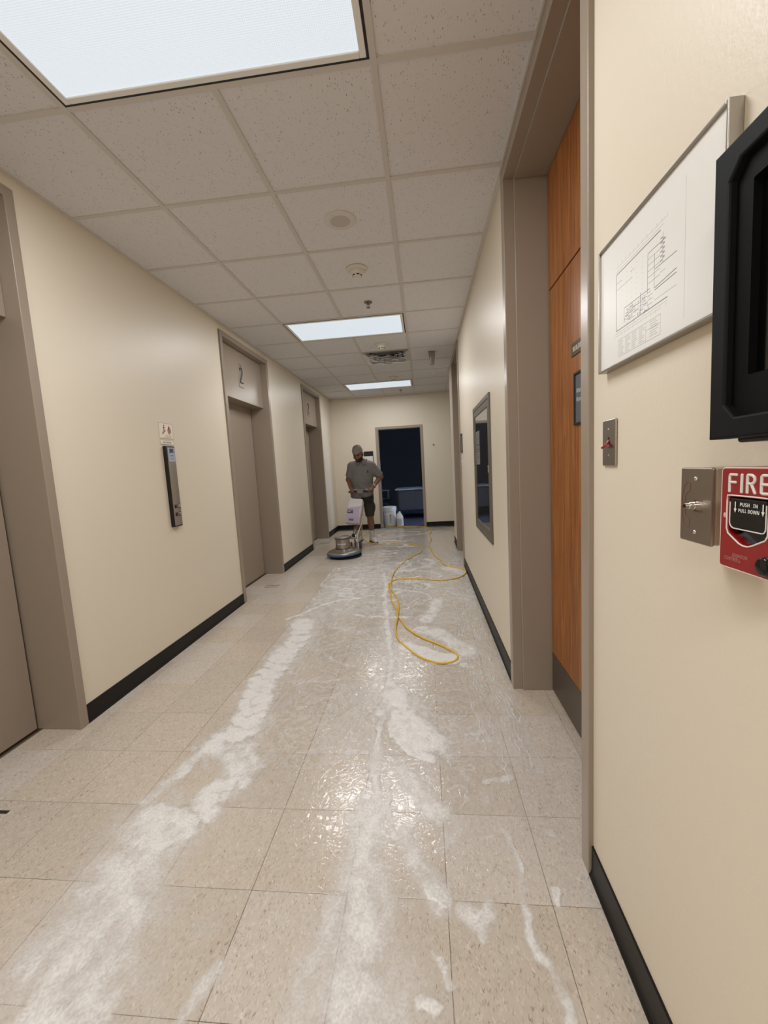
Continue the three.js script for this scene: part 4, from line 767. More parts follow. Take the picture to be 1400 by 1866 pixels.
// ================================================================ BUCKET, JUG, CORD
{
  const g = thing('bucket', 'white plastic pail with wire handle and dark print in the doorway', 'bucket', [-0.790, 0.006, -8.885]);
  const m = std('#dcdcdc', 0.4);
  mesh('pail', lathe([[0, 0.0], [0.126, 0.0], [0.131, 0.006], [0.1435, 0.315], [0.1435, 0.32], [0.153, 0.325], [0.153, 0.345], [0.147, 0.35], [0.147, 0.362], [0.155, 0.366], [0.155, 0.386], [0.149, 0.39], [0.149, 0.402], [0.156, 0.406], [0.156, 0.420], [0.145, 0.424], [0.1405, 0.418], [0.1395, 0.315], [0.127, 0.014], [0, 0.012]]), m, g);
  const hnd = []; for (let k = 0; k <= 20; k++) { const a = Math.PI * k / 20; hnd.push([-0.158 * Math.cos(a), 0.375 - 0.165 * Math.sin(a), 0.05 + 0.115 * Math.sin(a)]); }
  mesh('wire_handle', tube(hnd.map(p => [p[0], p[1], p[2]]), 0.003, 70, 8), M.steelDark, g);
  for (const s of [-1, 1]) mesh('handle_ear', cyl(0.014, 0.014, 0.016, s * 0.158, 0.375, 0.045, 'x', 16), m, g);
  const art = canvasTex(256, 96, (c) => { c.fillStyle = '#1b1b1f'; c.font = 'bold 74px sans-serif'; c.textAlign = 'left'; c.fillText('IVALC', 40, 74, 210); c.fillRect(4, 14, 26, 68); });
  const lab = prep(new THREE.CylinderGeometry(0.1430, 0.1353, 0.19, 12, 1, true, 0.02, 0.38).translate(0, 0.165, 0), true);
  const lu = lab.attributes.uv; for (let i = 0; i < lu.count; i++) lu.setXY(i, 1 - lu.getY(i), lu.getX(i));  // the words run downwards
  mesh('print', lab, std('#ffffff', 0.5, { map: art, transparent: true }), g);
}
{
  const g = thing('jug', 'white plastic gallon jug standing beside the pail in the doorway', 'jug', [-0.562, 0.006, -8.80]);
  const m = std('#d6d6d2', 0.4);
  mesh('bottle', lathe([[0, 0], [0.070, 0], [0.076, 0.006], [0.076, 0.020], [0.073, 0.026], [0.073, 0.165], [0.076, 0.172], [0.0745, 0.19], [0.060, 0.225], [0.040, 0.262], [0.022, 0.282], [0.018, 0.288], [0.018, 0.296], [0, 0.296]]), m, g);
  mesh('cap', cyl(0.021, 0.021, 0.022, 0, 0.303, 0, 'y', 24), std('#eeeeee', 0.4), g);
  mesh('handle', tube([[-0.020, 0.28, 0.012], [-0.040, 0.272, 0.030], [-0.058, 0.225, 0.045], [-0.056, 0.19, 0.050]], 0.010, 24, 10), m, g);
  mesh('label', prep(new THREE.CylinderGeometry(0.0737, 0.0737, 0.12, 20, 1, true, -0.9, 1.7).translate(0, 0.095, 0), true), std('#b9bab0', 0.6), g);
}
{ // yellow extension cord: from the machine along the wet floor, out into a loop and back into the dark room
  const p = [[-0.86, -6.765], [-0.79, -6.775], [-0.672, -6.788], [-0.555, -6.80], [-0.396, -6.72], [-0.248, -6.62], [-0.114, -6.458], [-0.083, -6.257], [-0.1, -5.98], [-0.197, -5.745], [-0.289, -5.5], [-0.348, -5.242], [-0.393, -5.03], [-0.415, -4.788], [-0.421, -4.558], [-0.411, -4.314], [-0.385, -4.123], [-0.329, -3.931], [-0.292, -3.731], [-0.281, -3.52], [-0.279, -3.40], [-0.2765, -3.30], [-0.280, -3.157], [-0.268, -3.017], [-0.235, -2.895], [-0.164, -2.755], [-0.082, -2.633], [0.005, -2.562], [0.08, -2.540], [0.146, -2.567], [0.174, -2.63], [0.15, -2.70], [0.062, -2.814], [-0.071, -2.946], [-0.184, -3.117], [-0.24, -3.28], [-0.276, -3.39], [-0.304, -3.565], [-0.367, -3.813], [-0.392, -4.02], [-0.43, -4.234], [-0.428, -4.42], [-0.361, -4.545], [-0.179, -4.565], [0.138, -4.47], [0.33, -4.54], [0.436, -4.72], [0.440, -4.86], [0.368, -4.992], [0.255, -5.095], [0.2, -5.219], [0.169, -5.447], [0.094, -5.788], [0.057, -6.199], [0.04, -6.591], [0.081, -7.067], [0.056, -7.482], [0.098, -7.932], [0.033, -8.347], [-0.10, -8.52], [-0.379, -8.60], [-0.66, -8.59], [-0.83, -8.62], [-0.895, -8.69], [-0.97, -8.78], [-1.25, -8.95]];
  const r = 0.0068;
  const pts = p.map(([x, z], i) => { let y = r + 0.0016; if (i >= 20 && i <= 22) y += r * 1.9; if (i === 23 || i === 19) y += r; if (i >= 13 && i <= 15) y += r * 1.8; if (z < -8.45 && z > -8.8) y += 0.008; return V(x, y, z); });
  pts.unshift(V(-1.02, 0.62, -6.30), V(-1.015, 0.50, -6.34), V(-1.03, 0.34, -6.42), V(-1.05, 0.17, -6.52), V(-1.0, 0.075, -6.66), V(-0.935, 0.03, -6.74));
  pts[6].y = 0.013;
  const c = mesh('extension_cord', tube(pts, r, 900, 10), std('#e4b93c', 0.36));
  c.userData = { label: 'yellow extension cord lying in long loops on the wet floor', category: 'cord' };
}
// ================================================================ FLOOR MACHINE
const machine = thing('floor_machine', 'round floor scrubbing machine with blue bumper, motor and white tank', 'floor machine', [-1.235, 0, -5.90]);
{
  const g = machine, alu = std('#a59d94', 0.34, { metalness: 0.8 }), tilt = (geo) => geo.rotateZ(0.035).rotateX(0.02).translate(0, 0.010, 0);
  mesh('pad', lathe([[0, 0.001], [0.232, 0.001], [0.243, 0.010], [0.243, 0.032], [0.230, 0.038], [0, 0.038]], 0.012, 0, -0.01, 64), std('#0b0b0c', 0.85), g);
  mesh('deck', tilt(lathe([[0.236, 0.040], [0.246, 0.046], [0.250, 0.062], [0.246, 0.078], [0.228, 0.088], [0.175, 0.098], [0.135, 0.112], [0.125, 0.122], [0, 0.124]], 0, 0, 0, 64)), alu, g);
  mesh('bumper', tilt(lathe([[0.240, 0.036], [0.256, 0.038], [0.261, 0.046], [0.261, 0.056], [0.256, 0.064], [0.246, 0.066]], 0, 0, 0, 64)), std('#3d5a86', 0.45), g);
  const mo = [-0.015, 0, 0.0];
  mesh('motor', lathe([[0.112, 0.118], [0.114, 0.132], [0.108, 0.137], [0.108, 0.262], [0.113, 0.268], [0.120, 0.290], [0.120, 0.300], [0.112, 0.306], [0.106, 0.300], [0.100, 0.296], [0, 0.296]], ...mo, 56), alu, g);
  mesh('motor_rim', lathe([[0.117, 0.272], [0.1215, 0.276], [0.1225, 0.292], [0.118, 0.297]], ...mo, 56), std('#4d5157', 0.5), g);
  mesh('motor_seal', lathe([[0.110, 0.120], [0.1165, 0.122], [0.1165, 0.134], [0.110, 0.136]], ...mo, 56), M.black, g);
  const art = canvasTex(512, 96, (c, w) => { c.fillStyle = '#f0eeea'; c.font = 'bold 78px sans-serif'; c.textAlign = 'center'; c.fillText('Mastercraft', w / 2, 74, 480); });
  mesh('lettering', prep(new THREE.CylinderGeometry(0.1088, 0.1088, 0.036, 24, 1, true, -0.78, 1.5).translate(mo[0], 0.205, mo[2]), true), std('#ffffff', 0.5, { map: art, transparent: true }), g);
  // yoke behind the motor, wheels, handle
  mesh('yoke', [extrude([[0, 0.10], [0.17, 0.11], [0.17, 0.20], [0.10, 0.30], [0.06, 0.30], [0.0, 0.20]], 0.014, 0.002).rotateY(Math.PI / 2 + 0.35).translate(0.075, 0, -0.09), extrude([[0, 0.10], [0.17, 0.11], [0.17, 0.20], [0.10, 0.30], [0.06, 0.30], [0.0, 0.20]], 0.014, 0.002).rotateY(Math.PI / 2 + 0.35).translate(0.165, 0, -0.12), box(0.06, 0.17, 0.235, 0.262, -0.21, -0.14, 0.006)], alu, g);
  mesh('clamp', [box(0.10, 0.15, 0.27, 0.31, -0.20, -0.14, 0.006), rod([0.09, 0.285, -0.14], [0.045, 0.262, -0.10], 0.008), sph(0.013, 0.043, 0.260, -0.10)], M.black, g);
  for (const x of [0.055, 0.205]) mesh('wheel', cyl(0.062, 0.062, 0.026, x, 0.105, -0.27, 'x', 30), std('#3b3738', 0.6), g);
  const hb = [0.125, 0.24, -0.19], ht = [0.19, 0.91, -0.70];
  mesh('handle_tube', rod(hb, ht, 0.026, 0.022, 24), std('#8f8a82', 0.25, { metalness: 1 }), g);
  mesh('power_cable', tube([[0.20, 0.11, -0.10], [0.19, 0.20, -0.13], [0.185, 0.28, -0.16], [0.215, 0.38, -0.24], [0.235, 0.46, -0.33], [0.23, 0.50, -0.40]], 0.008, 60, 8), std('#c9c2b8', 0.5), g);
  // control head with two grips
  const hx = ht[0], hy = ht[1] + 0.02, hz = ht[2] + 0.01;
  mesh('control_head', box(hx - 0.055, hx + 0.05, hy - 0.045, hy + 0.03, hz - 0.03, hz + 0.04, 0.012, 3), std('#716f69', 0.45), g);
  for (const s of [-1, 1]) { mesh('grip_bar', rod([hx + s * 0.045, hy - 0.005, hz], [hx + s * 0.20, hy - 0.006, hz - 0.01], 0.016), M.black, g); mesh('trigger', tube([[hx + s * 0.05, hy + 0.020, hz + 0.012], [hx + s * 0.09, hy + 0.028, hz + 0.018], [hx + s * 0.125, hy + 0.022, hz + 0.016]], 0.006, 14, 8), M.steel, g); }
  // solution tank: a tapered, facetted bottle that rides on the handle
  const secs = [[0.0, -0.105, 0.090, 0.05], [0.012, -0.117, 0.103, 0.062], [0.10, -0.116, 0.112, 0.078], [0.22, -0.115, 0.122, 0.084], [0.31, -0.112, 0.126, 0.078], [0.375, -0.108, 0.122, 0.070], [0.395, -0.100, 0.112, 0.058], [0.402, -0.082, 0.096, 0.040]];
  const ring = ([, x0, x1, d]) => { const p = roundRect(x0, x1, -d, d, 0.026, 4); return p; };
  const pos = [], n = ring(secs[0]).length;
  const at = (k, i) => { const q = ring(secs[k])[i % n], y = secs[k][0]; return [q[0], y, q[1]]; };
  for (let k = 0; k < secs.length - 1; k++) for (let i = 0; i < n; i++) { const a = at(k, i), b = at(k, i + 1), c = at(k + 1, i + 1), d = at(k + 1, i); pos.push(...a, ...c, ...b, ...a, ...d, ...c); }
  for (const [k, f] of [[0, 1], [secs.length - 1, -1]]) for (let i = 1; i < n - 1; i++) { const a = at(k, 0), b = at(k, i), c = at(k, i + 1); f > 0 ? pos.push(...a, ...b, ...c) : pos.push(...a, ...c, ...b); }
  const tg = new THREE.BufferGeometry(); tg.setAttribute('position', new THREE.Float32BufferAttribute(pos, 3)); tg.computeVertexNormals();
  const lean = Math.atan2(0.51, 0.67), mat = new THREE.Matrix4().makeRotationFromEuler(new THREE.Euler(-0.42, 0, -0.10)).setPosition(0.118, 0.452, -0.235);
  const tank = mesh('tank', prep(tg).applyMatrix4(mat), std('#d6d0cd', 0.35, { transmission: 0.25, thickness: 0 }), g);
  // liquid inside: lilac to about two thirds
  const lp = []; const ls = secs.slice(1, 4).map(([y, a, b, d]) => [y, a + 0.004, b - 0.004, d - 0.004]); ls[2][0] = 0.235;
  const lat = (k, i) => { const q = roundRect(ls[k][1], ls[k][2], -ls[k][3] - 0.006, ls[k][3] + 0.006, 0.026, 4)[i % n]; return [q[0], ls[k][0] + (k === 2 ? (q[0] > 0.02 ? (q[0] - 0.02) * 0.45 : 0) : 0), q[1]]; };
  for (let k = 0; k < 2; k++) for (let i = 0; i < n; i++) { const a = lat(k, i), b = lat(k, i + 1), c = lat(k + 1, i + 1), d = lat(k + 1, i); lp.push(...a, ...c, ...b, ...a, ...d, ...c); }
  const lg = new THREE.BufferGeometry(); lg.setAttribute('position', new THREE.Float32BufferAttribute(lp, 3)); lg.computeVertexNormals();
  mesh('tank_front', prep(lg).applyMatrix4(mat), std('#a596ad', 0.38), tank).userData.label = 'lilac lower part of the tank';
  const la = canvasTex(128, 80, (c, w, h) => { c.fillStyle = '#3a3038'; c.fillRect(0, 0, w, h); c.fillStyle = '#8f8590'; c.fillRect(12, 10, w - 24, 18); c.fillRect(16, 36, 60, 14); c.fillStyle = '#b8aeb6'; c.fillRect(22, 44, 46, 10); });
  mesh('label', plane(0.088, 0.056, -0.052, 0.178, 0.0895).applyMatrix4(mat), std('#ffffff', 0.5, { map: la }), tank);
  const lb = canvasTex(160, 64, (c) => { c.fillStyle = '#1a1016'; c.font = 'italic bold 50px serif'; c.fillText('Tank', 16, 46, 130); c.fillRect(24, 46, 120, 10); });
  mesh('script', plane(0.10, 0.042, -0.028, 0.055, 0.0795).applyMatrix4(mat), std('#ffffff', 0.5, { map: lb, transparent: true }), tank);
}

// ================================================================ THE MAN AT THE MACHINE
// distance fields meshed by surface nets
function netMesh(f, lo, hi, cell) {
  const n = [0, 1, 2].map(k => Math.ceil((hi[k] - lo[k]) / cell) + 1), [nx, ny, nz] = n, F = new Float32Array(nx * ny * nz), id = (i, j, k) => (k * ny + j) * nx + i;
  for (let k = 0; k < nz; k++) for (let j = 0; j < ny; j++) for (let i = 0; i < nx; i++) F[id(i, j, k)] = f(lo[0] + i * cell, lo[1] + j * cell, lo[2] + k * cell);
  const vid = new Int32Array(nx * ny * nz).fill(-1), pos = [], idx = [];
  const E = []; for (let a = 0; a < 8; a++) for (const b of [1, 2, 4]) if (!(a & b)) E.push([a, a | b]);
  for (let k = 0; k < nz - 1; k++) for (let j = 0; j < ny - 1; j++) for (let i = 0; i < nx - 1; i++) {
    let s = 0; const v = [];
    for (let c = 0; c < 8; c++) { v[c] = F[id(i + (c & 1), j + (c >> 1 & 1), k + (c >> 2))]; if (v[c] < 0) s++; }
    if (s === 0 || s === 8) continue;
    let x = 0, y = 0, z = 0, m = 0;
    for (const [a, b] of E) if ((v[a] < 0) !== (v[b] < 0)) { const t = v[a] / (v[a] - v[b]); x += (a & 1) + t * ((b & 1) - (a & 1)); y += (a >> 1 & 1) + t * ((b >> 1 & 1) - (a >> 1 & 1)); z += (a >> 2) + t * ((b >> 2) - (a >> 2)); m++; }
    vid[id(i, j, k)] = pos.length / 3; pos.push(lo[0] + (i + x / m) * cell, lo[1] + (j + y / m) * cell, lo[2] + (k + z / m) * cell);
  }
  const quad = (a, b, c, d, flip) => { if (a < 0 || b < 0 || c < 0 || d < 0) return; flip ? idx.push(a, c, b, a, d, c) : idx.push(a, b, c, a, c, d); };
  for (let k = 1; k < nz - 1; k++) for (let j = 1; j < ny - 1; j++) for (let i = 1; i < nx - 1; i++) {
    const s = F[id(i, j, k)] < 0;
    if (s !== F[id(i + 1, j, k)] < 0) quad(vid[id(i, j - 1, k - 1)], vid[id(i, j, k - 1)], vid[id(i, j, k)], vid[id(i, j - 1, k)], !s);
    if (s !== F[id(i, j + 1, k)] < 0) quad(vid[id(i - 1, j, k - 1)], vid[id(i - 1, j, k)], vid[id(i, j, k)], vid[id(i, j, k - 1)], !s);
    if (s !== F[id(i, j, k + 1)] < 0) quad(vid[id(i - 1, j - 1, k)], vid[id(i, j - 1, k)], vid[id(i, j, k)], vid[id(i - 1, j, k)], !s);
  }
  const g = new THREE.BufferGeometry(), nor = [], e = cell * 0.5;
  for (let q = 0; q < pos.length; q += 3) { const [x, y, z] = [pos[q], pos[q + 1], pos[q + 2]]; const a = f(x + e, y, z) - f(x - e, y, z), b = f(x, y + e, z) - f(x, y - e, z), c = f(x, y, z + e) - f(x, y, z - e), L = Math.hypot(a, b, c) || 1; nor.push(a / L, b / L, c / L); }
  g.setAttribute('position', new THREE.Float32BufferAttribute(pos, 3)); g.setAttribute('normal', new THREE.Float32BufferAttribute(nor, 3)); g.setIndex(idx);
  return prep(g);
}
const smin = (a, b, k) => { const h = Math.max(k - Math.abs(a - b), 0) / k; return Math.min(a, b) - h * h * k * 0.25; };
function cap(x, y, z, a, b, ra, rb) {                      // tapered capsule
  const bx = b[0] - a[0], by = b[1] - a[1], bz = b[2] - a[2], px = x - a[0], py = y - a[1], pz = z - a[2], t = clamp((px * bx + py * by + pz * bz) / (bx * bx + by * by + bz * bz));
  return Math.hypot(px - t * bx, py - t * by, pz - t * bz) - lerp(ra, rb, t);
}
const ell = (x, y, z, c, r) => { const a = (x - c[0]) / r[0], b = (y - c[1]) / r[1], d = (z - c[2]) / r[2], k = Math.hypot(a, b, d); return (k - 1) * Math.min(...r) * (k > 1 ? 1 : 1); };
function trunk(x, y, z, tab) {                             // elliptical sections [y, xc, zc, half width, half depth]
  let i = 0; while (i < tab.length - 2 && y < tab[i + 1][0]) i++;
  const a = tab[i], b = tab[i + 1], t = clamp((y - a[0]) / (b[0] - a[0])), s = t * t * (3 - 2 * t), q = [1, 2, 3, 4].map(k => lerp(a[k], b[k], s));
  const d = (Math.hypot((x - q[0]) / q[2], (z - q[1]) / q[3]) - 1) * Math.min(q[2], q[3]);
  return Math.max(d, y - tab[0][0], tab[tab.length - 1][0] - y);
}
{
  const B = [-1.06, 0, -6.93], L = (p) => [p[0] - B[0], p[1] - B[1], p[2] - B[2]];
  const man = thing('person', 'man in grey polo shirt and dark shorts, both hands on the machine handle', 'person', B);
  const J = Object.fromEntries(Object.entries({
    head: [-1.072, 1.548, -6.735], neck: [-1.035, 1.39, -6.86], sR: [-1.207, 1.345, -6.87], sL: [-0.882, 1.335, -6.87],
    eR: [-1.286, 1.118, -6.90], eL: [-0.738, 1.142, -6.93], wR: [-1.222, 0.985, -6.69], wL: [-0.842, 0.985, -6.69], hR: [-1.182, 0.925, -6.595], hL: [-0.888, 0.924, -6.595],
    pR: [-1.150, 0.86, -6.95], pL: [-0.982, 0.86, -6.95], kR: [-1.165, 0.50, -6.94], kL: [-0.955, 0.50, -6.91], aR: [-1.19, 0.10, -7.10], aL: [-0.945, 0.10, -6.99],
  }).map(([k, v]) => [k, L(v)]));
  const skin = std('#765240', 0.5), shirtM = std('#726f6c', 0.85), shortM = std('#2b2724', 0.85);
  // head frame
  const hm = new THREE.Matrix4().makeRotationFromEuler(new THREE.Euler(0.60, -0.22, 0.06, 'YXZ')).setPosition(...J.head), hi = hm.clone().invert(), e = hi.elements;
  const hl = (x, y, z) => [e[0] * x + e[4] * y + e[8] * z + e[12], e[1] * x + e[5] * y + e[9] * z + e[13], e[2] * x + e[6] * y + e[10] * z + e[14]];
  const headF = (X, Y, Z) => {
    const [x, y, z] = hl(X, Y, Z), ax = Math.abs(x);
    let d = ell(x, y, z, [0, 0.028, -0.012], [0.077, 0.098, 0.098]);
    d = smin(d, ell(x, y, z, [0, -0.052, 0.022], [0.062, 0.072, 0.068]), 0.04);
    d = smin(d, ell(x, y, z, [0, -0.098, 0.050], [0.032, 0.024, 0.030]), 0.03);
    d = smin(d, ell(ax, y, z, [0.046, -0.03, 0.055], [0.024, 0.022, 0.024]), 0.025);
    d = smin(d, cap(ax, y, z, [0.012, 0.026, 0.083], [0.052, 0.020, 0.066], 0.010, 0.008), 0.014);
    d = -smin(-d, ell(ax, y, z, [0.032, 0.006, 0.094], [0.019, 0.011, 0.014]), 0.012);
    d = smin(d, cap(x, y, z, [0, 0.014, 0.088], [0, -0.034, 0.104], 0.008, 0.014), 0.012);
    d = smin(d, ell(ax, y, z, [0.012, -0.038, 0.096], [0.010, 0.008, 0.010]), 0.008);
    d = smin(d, ell(x, y, z, [0, -0.066, 0.086], [0.024, 0.007, 0.010]), 0.008);
    d = smin(d, ell(x, y, z, [0, -0.078, 0.084], [0.021, 0.007, 0.010]), 0.006);
    d = smin(d, ell(ax, y, z, [0.079, -0.010, -0.008], [0.010, 0.032, 0.020]), 0.008);
    return d;
  };
  const neckF = (x, y, z) => cap(x, y, z, J.neck, [J.head[0], J.head[1] - 0.07, J.head[2] - 0.045], 0.064, 0.056);
  const hand = (s, w, h) => (x, y, z) => {
    const X = (x - h[0]) * s, Y = y - h[1], Z = z - h[2];     // s mirrors so that +X is the thumb side
    let d = ell(X, Y, Z, [0, 0.014, -0.030], [0.044, 0.022, 0.032]);
    d = smin(d, cap(x, y, z, w, [h[0], h[1] + 0.018, h[2] - 0.038], 0.027, 0.025), 0.02);
    for (let i = 0; i < 4; i++) { const o = (1.5 - i) * 0.0205, l = [1, 1.08, 1.0, 0.82][i]; const p = [[o, 0.024, -0.012], [o, 0.026 + 0.001 * i, 0.014 * l], [o * 0.98, 0.004, 0.030 * l], [o * 0.95, -0.020 * l, 0.016]]; let q = 1; for (let k = 0; k < 3; k++) q = smin(q, cap(X, Y, Z, p[k], p[k + 1], 0.0098 - 0.0008 * k, 0.0094 - 0.0008 * k), 0.004); d = smin(d, q, 0.005); }
    let q = smin(cap(X, Y, Z, [0.036, 0.006, -0.030], [0.050, -0.014, -0.012], 0.013, 0.0105), cap(X, Y, Z, [0.050, -0.014, -0.012], [0.040, -0.024, 0.014], 0.0105, 0.0085), 0.006);
    return smin(d, q, 0.008);
  };
  const handR = hand(1, J.wR, J.hR), handL = hand(-1, J.wL, J.hL);
  const torso = [[1.44, 0.02, 0.05, 0.07, 0.07], [1.37, 0.02, 0.05, 0.15, 0.10], [1.27, 0.022, 0.055, 0.182, 0.125], [1.12, 0.010, 0.055, 0.178, 0.128], [0.98, 0.002, 0.045, 0.175, 0.128], [0.86, -0.005, 0.01, 0.172, 0.125], [0.76, -0.005, -0.02, 0.165, 0.115]];
  const bodyF = (x, y, z) => {
    let d = trunk(x, y, z, torso);
    d = smin(d, neckF(x, y, z), 0.05);
    d = smin(d, cap(x, y, z, J.sR, J.eR, 0.058, 0.045), 0.05); d = smin(d, cap(x, y, z, J.sL, J.eL, 0.058, 0.045), 0.05);
    d = smin(d, cap(x, y, z, J.eR, J.wR, 0.046, 0.030), 0.025); d = smin(d, cap(x, y, z, J.eL, J.wL, 0.046, 0.030), 0.025);
    for (const [p, k, a] of [['pR', 'kR', 'aR'], ['pL', 'kL', 'aL']]) {
      d = smin(d, cap(x, y, z, J[p], J[k], 0.085, 0.058), 0.04); d = smin(d, cap(x, y, z, J[k], [lerp(J[k][0], J[a][0], 0.35), lerp(J[k][1], J[a][1], 0.35), lerp(J[k][2], J[a][2], 0.35) - 0.012], 0.055, 0.056), 0.04);
      d = smin(d, cap(x, y, z, [lerp(J[k][0], J[a][0], 0.35), lerp(J[k][1], J[a][1], 0.35), lerp(J[k][2], J[a][2], 0.35) - 0.012], J[a], 0.055, 0.037), 0.03);
    }
    return d;
  };
  const around = (c, r) => [c.map(v => v - r), c.map(v => v + r)];
  const bodyG = [netMesh((x, y, z) => Math.max(smin(bodyF(x, y, z), headF(x, y, z), 0.02)), [-0.34, 0.03, -0.32], [0.42, 1.76, 0.42], 0.012), netMesh((x, y, z) => smin(headF(x, y, z), neckF(x, y, z), 0.03), ...around(J.head, 0.17), 0.0042), netMesh(handR, ...around([J.hR[0], J.hR[1] + 0.01, J.hR[2] - 0.02], 0.082), 0.003), netMesh(handL, ...around([J.hL[0], J.hL[1] + 0.01, J.hL[2] - 0.02], 0.082), 0.003)];
  const body = mesh('body', bodyG, skin, man);
  // polo shirt
  const shirtT = torso.map(([y, xc, zc, w, d]) => [y, xc, zc, w + 0.016, d + 0.016]); shirtT[0][0] = 1.45; shirtT[5] = [0.86, -0.012, 0.012, 0.198, 0.150]; shirtT[6] = [0.805, -0.018, 0.005, 0.204, 0.155];
  const wrinkle = (x, y, z) => 0.0055 * Math.sin(y * 46 + 3.2 * Math.sin(x * 17) + z * 14) * sstep(1.12, 0.92, y) + 0.006 * (fbm(x * 14 + 5, y * 9 + z * 6, 2) - 0.5);
  const sl = (s, el, t) => [0, 1, 2].map(k => lerp(s[k], el[k], t));
  const shirtF = (x, y, z) => {
    let d = trunk(x, y, z, shirtT);
    const seR = cap(x, y, z, J.sR, sl(J.sR, J.eR, 0.74), 0.074, 0.070), seL = cap(x, y, z, J.sL, sl(J.sL, J.eL, 0.86), 0.074, 0.072);
    // sleeves end in a flat hem across the arm
    const cut = (s, el, t) => { const q = sl(s, el, t), n = [0, 1, 2].map(k => el[k] - s[k]), l = Math.hypot(...n); return ((x - q[0]) * n[0] + (y - q[1]) * n[1] + (z - q[2]) * n[2]) / l; };
    d = smin(d, Math.max(seR, cut(J.sR, J.eR, 0.80)), 0.045); d = smin(d, Math.max(seL, cut(J.sL, J.eL, 0.93)), 0.045);
    d = smin(d, cap(x, y, z, J.sR, J.neck, 0.066, 0.07), 0.04); d = smin(d, cap(x, y, z, J.sL, J.neck, 0.066, 0.07), 0.04);
    d = Math.max(d, y - 1.425 - 0.25 * (z - 0.06) * -1 - 0.02, 0.805 + 0.02 * Math.sin(x * 9) - y);
    return d + wrinkle(x, y, z);
  };
  const shirt = mesh('shirt', netMesh(shirtF, [-0.36, 0.76, -0.24], [0.44, 1.50, 0.30], 0.0095), shirtM, man);
  // collar: two folded flaps round the neck
  const nk = J.neck, colF = (x, y, z) => { const X = x - nk[0], Z = z - nk[2] - 0.012, r = Math.hypot(X, Z * 0.92), Y = y - nk[1] - 0.015 + 0.42 * Math.max(0, Z) - 0.02; const split = Math.abs(X) - 0.012 - Math.max(0, 0.02 - Y) * 0.5; return Math.max(Math.abs(r - 0.088 - 0.35 * Math.max(0, -Y + 0.012)) - 0.0075, Math.abs(Y) - 0.030, Z > 0 ? -split : -1); };
  mesh('collar', netMesh(colF, [nk[0] - 0.16, nk[1] - 0.12, nk[2] - 0.16], [nk[0] + 0.16, nk[1] + 0.12, nk[2] + 0.18], 0.006), std('#6f6a67', 0.85), shirt);
  const lg = canvasTex(96, 96, (c) => { c.fillStyle = '#2b2828'; c.beginPath(); c.moveTo(48, 8); c.lineTo(74, 40); c.lineTo(48, 62); c.lineTo(22, 40); c.fill(); c.fillRect(16, 68, 64, 9); c.fillRect(28, 82, 40, 7); });
  mesh('chest_emblem', plane(0.055, 0.055, 0, 0, 0).rotateX(-0.12).translate(0.13, 1.245, 0.178), std('#ffffff', 0.8, { map: lg, transparent: true }), shirt);
  // shorts
  const shortF = (x, y, z) => {
    let d = trunk(x, y, z, [[0.95, 0, 0.03, 0.182, 0.134], [0.86, -0.005, 0.01, 0.180, 0.134], [0.76, -0.005, -0.02, 0.176, 0.128]]);
    for (const [p, k] of [['pR', 'kR'], ['pL', 'kL']]) d = smin(d, cap(x, y, z, J[p], sl(J[p], J[k], 1.05), 0.098, 0.079), 0.03);
    const pocket = ell(x, y, z, [J.kL[0] + 0.075, 0.62, J.kL[2] - 0.01], [0.028, 0.075, 0.05]);
    return Math.max(smin(d, pocket, 0.02), 0.478 - y, y - 0.94) + 0.009 * (fbm(x * 16 + 2, y * 12 + z * 5, 2) - 0.5);
  };
  mesh('shorts', netMesh(shortF, [-0.32, 0.45, -0.24], [0.34, 0.96, 0.24], 0.010), shortM, man);
  // grey cap over the skull, with a short brim
  const capF = (X, Y, Z) => { const [x, y, z] = hl(X, Y, Z); const d = ell(x, y, z, [0, 0.034, -0.014], [0.085, 0.106, 0.108]); const rim = y - 0.036 - 0.10 * Math.max(0, -z) * -1 + (z < 0 ? 0.30 * -z : 0) * -1; return Math.max(d, -(ell(x, y, z, [0, 0.030, -0.014], [0.079, 0.100, 0.102])), 0.030 + 0.25 * z * (z > 0 ? 0.4 : 1) - y); };
  const capM = std('#7f776f', 0.8);
  const hat = mesh('cap', netMesh(capF, ...around([J.head[0], J.head[1] + 0.04, J.head[2]], 0.16), 0.0045), capM, man);
  const seams = []; for (let k = 0; k < 6; k++) { const a = k * Math.PI / 6, p = []; for (let i = 0; i <= 16; i++) { const t = lerp(-1.15, 1.15, i / 16); p.push(V(0.0865 * Math.sin(t) * Math.cos(a), 0.034 + 0.1075 * Math.cos(t), -0.014 + 0.1095 * Math.sin(t) * Math.sin(a)).applyMatrix4(hm)); } seams.push(tube(p, 0.0022, 30, 5)); }
  mesh('seam', seams, std('#6a635c', 0.85), hat);
  const beardF = (X, Y, Z) => { const [x, y, z] = hl(X, Y, Z); return Math.max(headF(X, Y, Z) - 0.0045, y + 0.050 - 0.35 * Math.max(0, Math.abs(x) - 0.03), -z - 0.005, -(ell(x, y, z, [0, -0.072, 0.096], [0.026, 0.014, 0.03]))); };
  mesh('beard', netMesh(beardF, ...around([J.head[0], J.head[1] - 0.05, J.head[2] + 0.05], 0.12), 0.0042), std('#241a16', 0.9), man);
  const browF = (X, Y, Z) => { const [x, y, z] = hl(X, Y, Z); return cap(Math.abs(x), y, z, [0.014, 0.027, 0.093], [0.050, 0.024, 0.074], 0.006, 0.005); };
  mesh('eyebrows', netMesh(browF, ...around([J.head[0], J.head[1], J.head[2] + 0.08], 0.09), 0.0035), std('#2a1d17', 0.9), man);
  for (const s of [-1, 1]) mesh('eye', sph(0.0105, s * 0.032, 0.004, 0.0775).applyMatrix4(hm), std('#3a2a24', 0.4), man);
